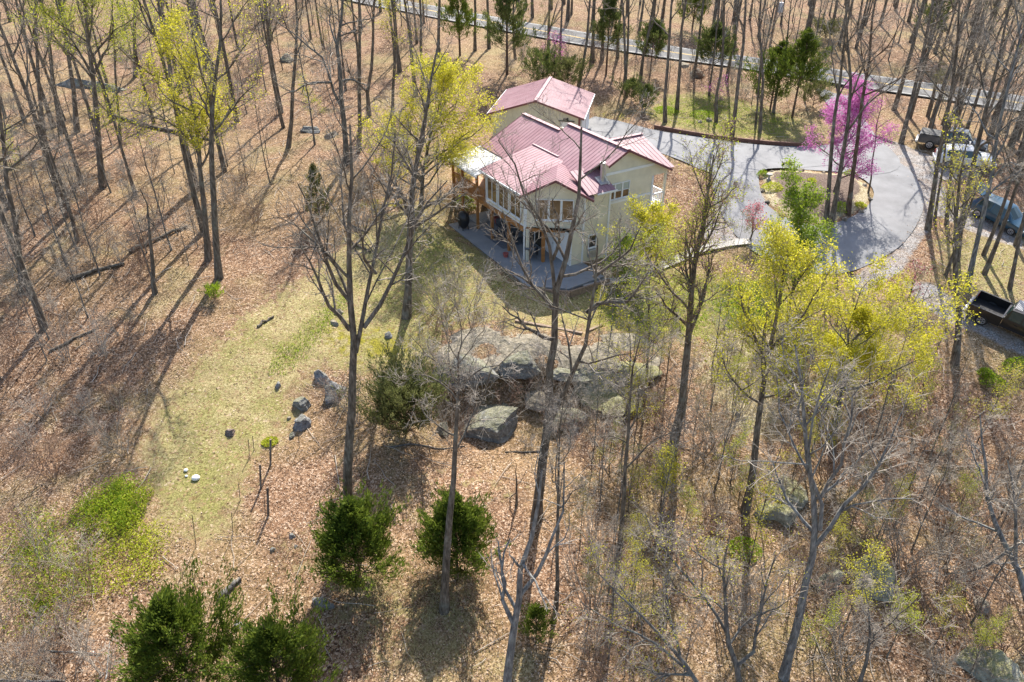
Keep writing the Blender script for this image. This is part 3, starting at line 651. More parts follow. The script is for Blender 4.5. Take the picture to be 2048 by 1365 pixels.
# white entrance porch
m = MB(); m.box(3.0, 9.82, 2.45, 7.25, 11.15, 2.62); m.build('porch_floor', M['trim'], house)
m = MB(); m.box(7.02, 10.98, 0.6, 7.18, 11.14, 5.05); m.build('post', M['siding'], house)
m = MB(); m.box(3.2, 10.98, 2.6, 3.34, 11.12, 5.2); m.build('post', M['siding'], house)
for A_, B_ in (((7.16, 9.9), (7.16, 10.95)), ((3.4, 11.06), (7.0, 11.06))):
    rl = MB(); rl.bar((*A_, 3.55), (*B_, 3.55), .10, .07); rl.bar((*A_, 2.75), (*B_, 2.75), .06, .06); ro = rl.build('porch_rail', M['trim'], house)
    L_ = math.dist(A_, B_); k = int(L_ / .15)
    for i in range(k + 1):
        t = i / k; x_ = A_[0] + (B_[0] - A_[0]) * t; y_ = A_[1] + (B_[1] - A_[1]) * t
        m = MB(); m.box(x_ - .022, y_ - .022, 2.76, x_ + .022, y_ + .022, 3.53); m.build('baluster', M['trim'], ro)
# flue
fl = MB(); fl.bar((7.4, 4.95, 5.4), (7.4, 4.95, 6.75), .30, .30, 14); fl = fl.build('chimney_pipe', M['metal'], house, smooth=False)
m = MB(); m.bar((7.4, 4.95, 6.75), (7.4, 4.95, 6.93), .40, .40, 14); m.build('cap', M['metal'], fl)
m = MB(); m.slab([(7.02, 4.6, 5.84), (7.02, 5.3, 5.84), (7.75, 5.3, 5.52), (7.75, 4.6, 5.52)], .04); m.build('flashing', M['metal'], fl)

# ------------------------------------------------------------------ garage
gaz = R(11.3); ga = math.atan2(math.cos(gaz), math.sin(gaz))   # local x = ridge direction
garage = empty('garage', (2.05, 66.31, 2.5), ga, 'sage boarded garage with rose metal gable roof behind the house', 'garage')
# local x along ridge (away), local y left of it
GW, GL, GE, GPK = 3.95, 8.25, 2.68, 4.02
wall_poly('gable_wall', [(.35, -GW, -.4), (.35, GW, -.4), (.35, GW, 2.62), (.35, 0, 3.93), (.35, -GW, 2.62)], (-1, 0, 0), M['board'], garage)
wall_poly('gable_wall', [(GL, -GW, -.4), (GL, GW, -.4), (GL, GW, 2.62), (GL, 0, 3.93), (GL, -GW, 2.62)], (1, 0, 0), M['board'], garage)
wall_poly('wall', [(.51, GW, -.4), (GL - .16, GW, -.4), (GL - .16, GW, 2.7), (.51, GW, 2.7)], (0, 1, 0), M['board'], garage)
wall_poly('wall', [(.51, -GW, -.4), (GL - .16, -GW, -.4), (GL - .16, -GW, 2.7), (.51, -GW, 2.7)], (0, -1, 0), M['board'], garage)
groof = MB(); groof.bar((-.02, 0, GPK + .09), (8.65, 0, GPK + .09), .3, .05); groof = groof.build('roof', M['roof'], garage)
for sgn in (1, -1):
    roof_panels(groof, lambda s: (s, 0, GPK + .05), lambda s: (s, sgn * 4.33, GE + .05), M['roof'], width=.93, ribs=3, vfun=(0, 8.63), rib=.03)
    m = MB(); m.bar((-.03, 0, GPK - .02), (-.03, sgn * 4.33, GE - .02), .04, .15); m.build('fascia', M['roof_dark'], groof)
    m = MB(); m.bar((8.66, 0, GPK - .02), (8.66, sgn * 4.33, GE - .02), .04, .15); m.build('fascia', M['roof_dark'], groof)
    m = MB(); m.bar((0, sgn * 4.36, GE - .02), (8.63, sgn * 4.36, GE - .02), .07, .10); m.build('gutter', M['trim'], groof)
m = MB(); m.box(.27, -3.25, -.1, .345, -2.2, 2.3); d_ = m.build('door', M['trim'], garage)
m = MB(); m.box(.24, -2.4, 1.0, .268, -2.3, 1.1); m.build('handle', M['metal'], d_)
m = MB(); m.box(.20, -3.45, 2.32, .345, -2.05, 2.38); d2 = m.build('door_hood', M['black'], garage)
hs = [(0, 0), (.05, .16), (.02, .2), (.05, .28), (.14, .32), (.18, .24), (.42, .24), (.5, .2), (.52, .02), (.47, .02), (.44, .13), (.2, .13), (.14, 0), (.09, 0), (.12, .12), (.06, 0)]
m = MB(); m.slab([(.26, -2.95 + a * 1.0, 2.385 + b * .9) for a, b in hs], .03, (1, 0, 0)); m.build('ornament', M['black'], d2)
m = MB(); m.box(.30, -3.97, -.3, .42, -3.78, 2.62); m.build('corner_post', M['roof_dark'], garage)
for k in range(2):
    m = MB(); x0 = 1.0 + k * 3.5; m.box(x0, -4.04, -.05, x0 + 2.9, -3.955, 2.2); m.build('garage_door', M['trim'], garage)

# ------------------------------------------------------------------ patio and its things
pat = MB(); pat.slab([(*W2(*p), .06) for p in patio_uv], .16); tag(pat.build('patio', M['patio']), 'grey concrete patio under the house overhang', kind='structure')
def UV(u, v, z=0.06): p = W2(u, v); return (p[0], p[1], z)
edge_uv = [(-3.1, -2.0), (2.5, -2.05), (8.9, -2.25), (10.9, .1), (10.9, 3.4)]
for i in range(4):
    (u0, v0), (u1, v1) = edge_uv[i], edge_uv[i + 1]
    t = empty('retaining_wall', UV(u0, v0, 0), 0, ['low mossy timber wall at the shaded upper end of the patio', 'low mossy timber wall along the middle of the patio edge', 'low timber wall cutting the front corner of the patio', 'low timber wall at the right end of the patio'][i], 'wall', 'timber walls round the patio')
    A_, B_ = Vector(UV(u0, v0, 0)), Vector(UV(u1, v1, 0))
    L_ = (B_ - A_).length; n = max(1, int(L_ / 2.4))
    for c in range(3):
        for k in range(n):
            p, q = A_.lerp(B_, k / n), A_.lerp(B_, (k + 1) / n); g = (q - p).normalized() * .008
            off = Vector((0, 0, -.38 + .17 * c + .0)); m = MB(); m.bar(p + g + off - A_, q - g + off - A_, .17 + .01 * (k % 2), .165); m.build('timber', M['timber_moss'] if i < 2 else M['timber'], t, .012)
# domed grill
gx_, gy_ = W2(-1.6, -1.15)
t = empty('grill', (gx_, gy_, .06), .6, 'black round-topped covered grill at the upper end of the patio', 'grill')
bm = bmesh.new(); bmesh.ops.create_uvsphere(bm, u_segments=20, v_segments=12, radius=.55)
for v in bm.verts:
    if v.co.z < 0: v.co.z *= 1.6; v.co.x *= 1.02
    v.co.x *= .8
    v.co.z += .92
me_ = bpy.data.meshes.new('cover'); bm.to_mesh(me_); bm.free(); me_.materials.append(M['black']); me_.polygons.foreach_set('use_smooth', [True] * len(me_.polygons)); link('cover', me_, t)
for sx in (-1, 1):
    for sy in (-1, 1): m = MB(); m.bar((.25 * sx, .3 * sy, 0), (.22 * sx, .28 * sy, .5), .05, .05, 8); m.build('leg', M['black'], t)
m = MB(); m.bar((-.5, -.25, .95), (-.5, .25, .95), .04, .04, 8); m.build('handle', M['metal'], t)
# dining set
def chair(u, v, rz, label, mat='grey_cloth'):
    t = empty('patio_chair', UV(u, v), hrz + rz, label, 'chair', 'patio chairs')
    m = MB(); m.box(-.24, -.24, .40, .24, .24, .45); m.build('seat', M[mat], t, .01)
    m = MB(); m.slab([(-.25, -.24, .47), (-.25, .24, .47), (-.38, .22, 1.0), (-.38, -.22, 1.0)], .03, (1, 0, 0)); m.build('backrest', M[mat], t)
    for sx in (-1, 1):
        for sy in (-1, 1): m = MB(); m.bar((.23 * sx, .23 * sy, 0), (.22 * sx, .22 * sy, .42), .03, .03, 6); m.build('leg', M['black'], t)
    for sy in (-1, 1): m = MB(); m.bar((-.28, .26 * sy, .64), (.22, .26 * sy, .62), .035, .03); m.bar((.2, .26 * sy, .62), (.22, .24 * sy, .44), .03, .03); m.build('armrest', M['black'], t)
t = empty('patio_table', UV(1.5, 1.05), hrz, 'dark round patio table in the shade under the house', 'table')
m = MB(); m.bar((0, 0, .70), (0, 0, .74), 1.25, 1.25, 28); m.build('table_top', M['grey_cloth'], t)
for k in range(4): m = MB(); a = k * math.pi / 2 + .5; m.bar((.5 * math.cos(a), .5 * math.sin(a), 0), (.3 * math.cos(a), .3 * math.sin(a), .7), .04, .04, 6); m.build('leg', M['black'], t)
chair(.45, 1.0, 0, 'grey patio chair on the upper side of the round patio table'); chair(2.55, 1.15, math.pi, 'grey patio chair on the lower side of the round patio table')
chair(1.45, .05, math.pi / 2, 'grey patio chair on the outer side of the round patio table'); chair(1.55, 2.0 - .1, -math.pi / 2, 'grey patio chair between the round table and house wall')
t = empty('lounge_chair', UV(5.2, .75), hrz + 2.4, 'dark padded reclining chair under the house corner', 'chair')
m = MB(); m.box(-.35, -.33, .32, .45, .33, .44); m.build('seat', M['grey_cloth'], t, .03)
m = MB(); m.slab([(-.3, -.33, .42), (-.3, .33, .42), (-.85, .33, 1.05), (-.85, -.33, 1.05)], .1, (.75, 0, .65)); m.build('backrest', M['grey_cloth'], t)
m = MB(); m.slab([(.45, -.3, .44), (1.0, -.3, .36), (1.0, .3, .36), (.45, .3, .44)], .08); m.build('footrest', M['grey_cloth'], t)
for sy in (-1, 1): m = MB(); m.bar((-.4, .37 * sy, .6), (.35, .37 * sy, .58), .06, .05); m.bar((-.3, .37 * sy, 0), (-.3, .37 * sy, .6), .05, .05); m.bar((.3, .37 * sy, 0), (.3, .37 * sy, .58), .05, .05); m.build('armrest', M['black'], t)
def pot(u, v, r, h, mat, label):
    o = MB(); k = 16; prof = [(.7, 0), (1, h * .85), (1.08, h * .86), (1.08, h), (.9, h), (.85, h * .8)]
    for (q, z) in prof: o.v += [(r * q * math.cos(2 * math.pi * i / k), r * q * math.sin(2 * math.pi * i / k), z) for i in range(k)]
    for j in range(len(prof) - 1): o.f += [(j * k + i, j * k + (i + 1) % k, (j + 1) * k + (i + 1) % k, (j + 1) * k + i) for i in range(k)]
    o.f += [tuple(range(k - 1, -1, -1)), tuple(range((len(prof) - 1) * k, len(prof) * k))]
    ob = o.build('flower_pot', mat, None); ob.location = UV(u, v); tag(ob, label, 'pot'); return ob
pot(-1.2, 1.7, .32, .5, M['terracotta'], 'dull red square-shouldered plant pot by the house wall beyond the patio table')
pot(4.3, -.9, .2, .3, M['terracotta'], 'small clay pot near the outer edge of the patio')
t = empty('doormat', UV(2.0, .6, .066), hrz); 
bpy.data.objects.remove(t)
rg = MB(); rg.slab([UV(.3, -.4, .07), UV(3.1, -.4, .07), UV(3.1, 2.0, .07), UV(.3, 2.0, .07)], .008); tag(rg.build('rug', M['grey_cloth']), 'dark outdoor rug under the round patio table', 'rug')
st = MB(); st.slab([UV(-3.2, .2, .34), UV(-1.9, .2, .34), UV(-1.9, 2.1, .34), UV(-3.2, 2.1, .34)], .5); tag(st.build('stone_step', M['concrete'], bevel=.02), 'pale concrete landing step at the upper end of the patio', 'step')

# concrete walk from patio corner towards the drive
walk = smooth_line(GP([(1160, 566), (1235, 560), (1300, 540), (1345, 522), (1400, 500), (1450, 488), (1500, 482)]), 6)
_d = np.gradient(walk, axis=0); _d /= np.linalg.norm(_d, axis=1)[:, None]
strip('path', walk, np.stack([-_d[:, 1], _d[:, 0]], 1), -.55, .55, .06, M['concrete'], 3, 'concrete garden path from the patio corner to the drive')

# landscape timbers edging the drive
def timber_run(px, label, mat, per=2.4, w=.2, courses=2, lift=.0):
    pts = smooth_line(GP(px), 8); seg = np.r_[0, np.cumsum(np.linalg.norm(np.diff(pts, axis=0), axis=1))]
    n = max(1, int(seg[-1] / per)); base = pts[0]
    t = empty('timber_edging', (base[0], base[1], hz(*base)), 0, label, 'edging')
    for k in range(n):
        q = [np.array([np.interp(s, seg, pts[:, 0]), np.interp(s, seg, pts[:, 1])]) for s in (seg[-1] * k / n, seg[-1] * (k + 1) / n)]
        for c in range(courses):
            z = [hz(*p) + .04 + lift + c * .17 for p in q]; B0 = np.array([base[0], base[1], hz(*base)])
            a, b = Vector(np.r_[q[0], z[0]] - B0), Vector(np.r_[q[1], z[1]] - B0); g = (b - a).normalized() * .01
            m = MB(); m.bar(a + g, b - g, w, .165); m.build('timber', mat, t, .012)
timber_run([(1308, 256), (1360, 266), (1430, 277), (1500, 285), (1602, 293)], 'long red-brown timber kerb along the far side of the drive', M['timber_red'])
timber_run([(1030, 644), (1065, 652), (1110, 662), (1165, 668)], 'weathered grey timber edging at the bottom of the lawn above the rocks', M['timber'], 3, .2, 1)
timber_run([(1175, 664), (1205, 652)], 'short end of timber edging turned up at the lawn corner', M['timber'], 3, .18, 1)
timber_run([(1244, 566), (1268, 560)], 'short timber step edge beside the garden path', M['timber'], 3, .2, 1)
# ================================================================== PART 3: trees
UPV = np.array([0, 0, 1.0])
def norm(v): return v / (np.linalg.norm(v, axis=-1, keepdims=True) + 1e-9)
def tubes(P, Rr, n):
    B, k, _ = P.shape; T = norm(np.gradient(P, axis=1))
    ref = np.where((np.abs(T[:, :1, 2:3]) > .85), np.array([1., 0, 0]), UPV) * np.ones((B, k, 1))
    e1 = norm(np.cross(T, ref)); e2 = np.cross(T, e1)
    a = 2 * np.pi * np.arange(n) / n
    V = P[:, :, None] + Rr[:, :, None, None] * (np.cos(a)[None, None, :, None] * e1[:, :, None] + np.sin(a)[None, None, :, None] * e2[:, :, None])
    ii = np.arange(B * k * n).reshape(B, k, n); jj = np.roll(ii, -1, axis=2)
    F = np.stack([ii[:, :-1], jj[:, :-1], jj[:, 1:], ii[:, 1:]], -1).reshape(-1, 4)
    return V.reshape(-1, 3), F
def merge(parts):
    Vs, Fs, n = [], [], 0
    for V, F in parts: Vs.append(V); Fs.append(F + n); n += len(V)
    return np.concatenate(Vs), np.concatenate(Fs)
def interp_poly(P, t):
    """P (B,k,3), t (B,m) -> pos, tan (B,m,3)"""
    B, k, _ = P.shape; f = np.clip(t, 0, .9999) * (k - 1); i = f.astype(int); w = (f - i)[..., None]; b = np.arange(B)[:, None]
    a, c = P[b, i], P[b, i + 1]; return a * (1 - w) + c * w, norm(c - a), i, w[..., 0]
def grow(P, Rr, nch, t0, t1, lr, ang, up, k, rng, wig=.18, shrink=.55, rk=.62, flat=0.0, lmin=.2):
    B = len(P); L = np.linalg.norm(np.diff(P, axis=1), axis=2).sum(1)
    t = t0 + (t1 - t0) * (np.arange(nch)[None] + rng.random((B, nch))) / nch
    pos, T, i, w = interp_poly(P, t); b = np.arange(B)[:, None]
    r = Rr[b, i] * (1 - w) + Rr[b, i + 1] * w
    az = np.arange(nch)[None] * 2.4 + rng.random((B, 1)) * 6.28 + rng.normal(0, .5, (B, nch))
    ref = np.where(np.abs(T[..., 2:3]) > .9, np.array([1., 0, 0]), UPV)
    e1 = norm(np.cross(T, ref)); e2 = np.cross(T, e1)
    an = (ang + rng.normal(0, .18, (B, nch)))[..., None]
    d = norm(np.cos(an) * T + np.sin(an) * (np.cos(az)[..., None] * e1 + np.sin(az)[..., None] * e2))
    ln = L[:, None] * lr * (1 - shrink * (t - t0) / (t1 - t0 + 1e-6)) * rng.uniform(.65, 1.25, (B, nch)); ln = np.maximum(ln, lmin)
    d = d.reshape(-1, 3); p = pos.reshape(-1, 3); ln = ln.ravel(); r = r.ravel()
    pts = [p]
    for s in range(k - 1):
        d = norm(d + up * UPV / (k - 1) + rng.normal(0, wig, d.shape)); p = p + d * (ln / (k - 1))[:, None]; pts.append(p)
    Q = np.stack(pts, 1); r0 = np.minimum(r * rk, .035 * ln + .004)
    return Q, r0[:, None] * np.linspace(1, .3, k)[None]
def resample(p, k):
    p = np.asarray(p, float); s = np.r_[0, np.cumsum(np.linalg.norm(np.diff(p, axis=0), axis=1))]
    t = np.linspace(0, s[-1], k); return np.stack([np.interp(t, s, p[:, i]) for i in range(3)], 1)
def quads_at(C, size, rng, aspect=.6, dirs=None, jit=1.0):
    n = len(C); a = norm(rng.normal(0, 1, (n, 3)) * jit + (dirs if dirs is not None else 0)); b = norm(np.cross(a, rng.normal(0, 1, (n, 3))))
    s = size * rng.uniform(.6, 1.3, (n, 1)); a = a * s * .5; b = b * s * .5 * aspect
    V = np.stack([C - a, C + b * 1.0, C + a, C - b * 1.0], 1).reshape(-1, 3)
    return V, np.arange(n * 4).reshape(n, 4)
def pts_on(P, m, rng, t0=.2, jit=.06):
    t = rng.uniform(t0, 1, (len(P), m)); pos, *_ = interp_poly(P, t); pos = pos.reshape(-1, 3); return pos + rng.normal(0, jit, pos.shape)

def hardwood(trunk, limbs, r0, rng, nl=9, t0=.42, lr=.30, ang=.75, up=.35, dens=1.0, leaf=None, nleaf=0, lsize=.13, rk=.6, twig_r=1.0, sub=(6, 5, 4), rtop=.10, wig=.16, twig_from=0):
    """trunk, limbs: polylines in local metres. returns dict of (V,F): trunk, crown, leaves"""
    k = max(8, len(trunk)); T = resample(trunk, k); T[1:-1] += rng.normal(0, .03, (k - 2, 3)) * [1, 1, .2]
    TP = T[None]; fl = np.linspace(1, rtop, k) ** .85; fl[0] *= 1.35
    TR = (r0 * fl)[None]
    wood = [tubes(TP, TR, 9)]; tw = []
    Ls, Lr = [], []
    for pl in limbs:
        q = resample(pl, 7); dd = np.linalg.norm(T - q[0], axis=1); i = int(np.argmin(dd)); rr = TR[0, i] * .72
        q[1:] += rng.normal(0, .04, (6, 3)); Ls.append(q); Lr.append(rr * np.linspace(1, .22, 7))
    if Ls:
        LP, LR_ = np.array(Ls), np.array(Lr); wood.append(tubes(LP, LR_, 7))
    if nl:
        A, Ar = grow(TP, TR, nl, t0, .98, lr, ang, up, 7, rng, wig=wig, rk=rk); wood.append(tubes(A, Ar, 5))
        if Ls: A = np.concatenate([A, LP]); Ar = np.concatenate([Ar, LR_])
    else: A, Ar = LP, LR_
    s1, s2, s3 = sub
    B_, Br = grow(A, Ar, s1, .22, 1, .46, .72, .25, 5, rng, wig=wig + .04, shrink=.5, rk=.6)
    C_, Cr = grow(B_, Br, s2, .2, 1, .48, .7, .18, 4, rng, wig=wig + .08, shrink=.4, rk=.65)
    wood.append(tubes(B_, Br, 4)); tw.append(tubes(C_, np.maximum(Cr, .004) * twig_r, 3))
    D_ = C_
    if s3:
        D_, Dr = grow(C_, Cr, s3, .2, 1, .55, .65, .15, 2, rng, wig=wig + .15, shrink=.3, rk=.75)
        tw.append(tubes(D_, np.maximum(Dr, .0035) * twig_r, 3))
    out = {'trunk': merge(wood), 'crown': merge(tw)}
    if nleaf:
        m = max(1, int(round(nleaf / len(D_)))); out['leaves'] = quads_at(pts_on(D_, m, rng, .2, .17), lsize, rng)
    return out
def place_tree(name, base, parts, mats, label, cat='tree', group=None, names=None):
    t = empty(name, tuple(base), 0, label, cat, group)
    for k, (V, F) in parts.items():
        me_ = np_mesh(name + '_' + k, V, F, mats[k], k != 'leaves'); link(k, me_, t)
    return t
def px_poly(base, pts, depth=0.0):
    """picture polyline lifted onto the upright plane through base that faces the viewer, in local metres"""
    h = np.array([base[0], base[1], 0.0]); h /= np.linalg.norm(h); out = []
    for (x, y) in pts:
        d = ray(x, y); t = (base @ h) / (d @ h); p = np.array([0, 0, CAMZ]) + t * d; out.append(p - base)
    return np.array(out)
def trunk_from_px(bpx, pts, total=None, rng=None):
    b = G(*bpx); P = px_poly(b, pts); P = np.vstack([[0, 0, -.25], P])
    if total and P[-1, 2] < total:
        d = P[-1] - P[max(len(P) - 3, 0)]; d /= d[2] + 1e-6; d[:2] = np.clip(d[:2], -.25, .25); d[2] = 1
        rem = total - P[-1, 2]
        P = np.vstack([P, P[-1] + d * rem * .5 + [rng.normal(0, .2), rng.normal(0, .3), 0], P[-1] + d * rem * [.7, .7, 1] + [rng.normal(0, .4), rng.normal(0, .5), 0]])
    return b, P
def limb_px(b, pts, rng, tw=1.2):
    P = px_poly(b, pts); n = len(P); dep = rng.choice([-1, 1]) * rng.uniform(.3, tw); h = np.array([b[0], b[1], 0]); h /= np.linalg.norm(h)
    return P + (np.linspace(0, 1, n) ** 1.2)[:, None] * h * dep
bare = {'trunk': M['bark'], 'crown': M['twig'], 'leaves': M['leaf_yellow']}
pale = {'trunk': M['bark_pale'], 'crown': M['twig_pale'], 'leaves': M['leaf_yellow']}
dead = {'trunk': M['bark_dead'], 'crown': M['twig_pale']}
def leafy(l, b='bark', c='twig'): return {'trunk': M[b], 'crown': M[c], 'leaves': M[l]}
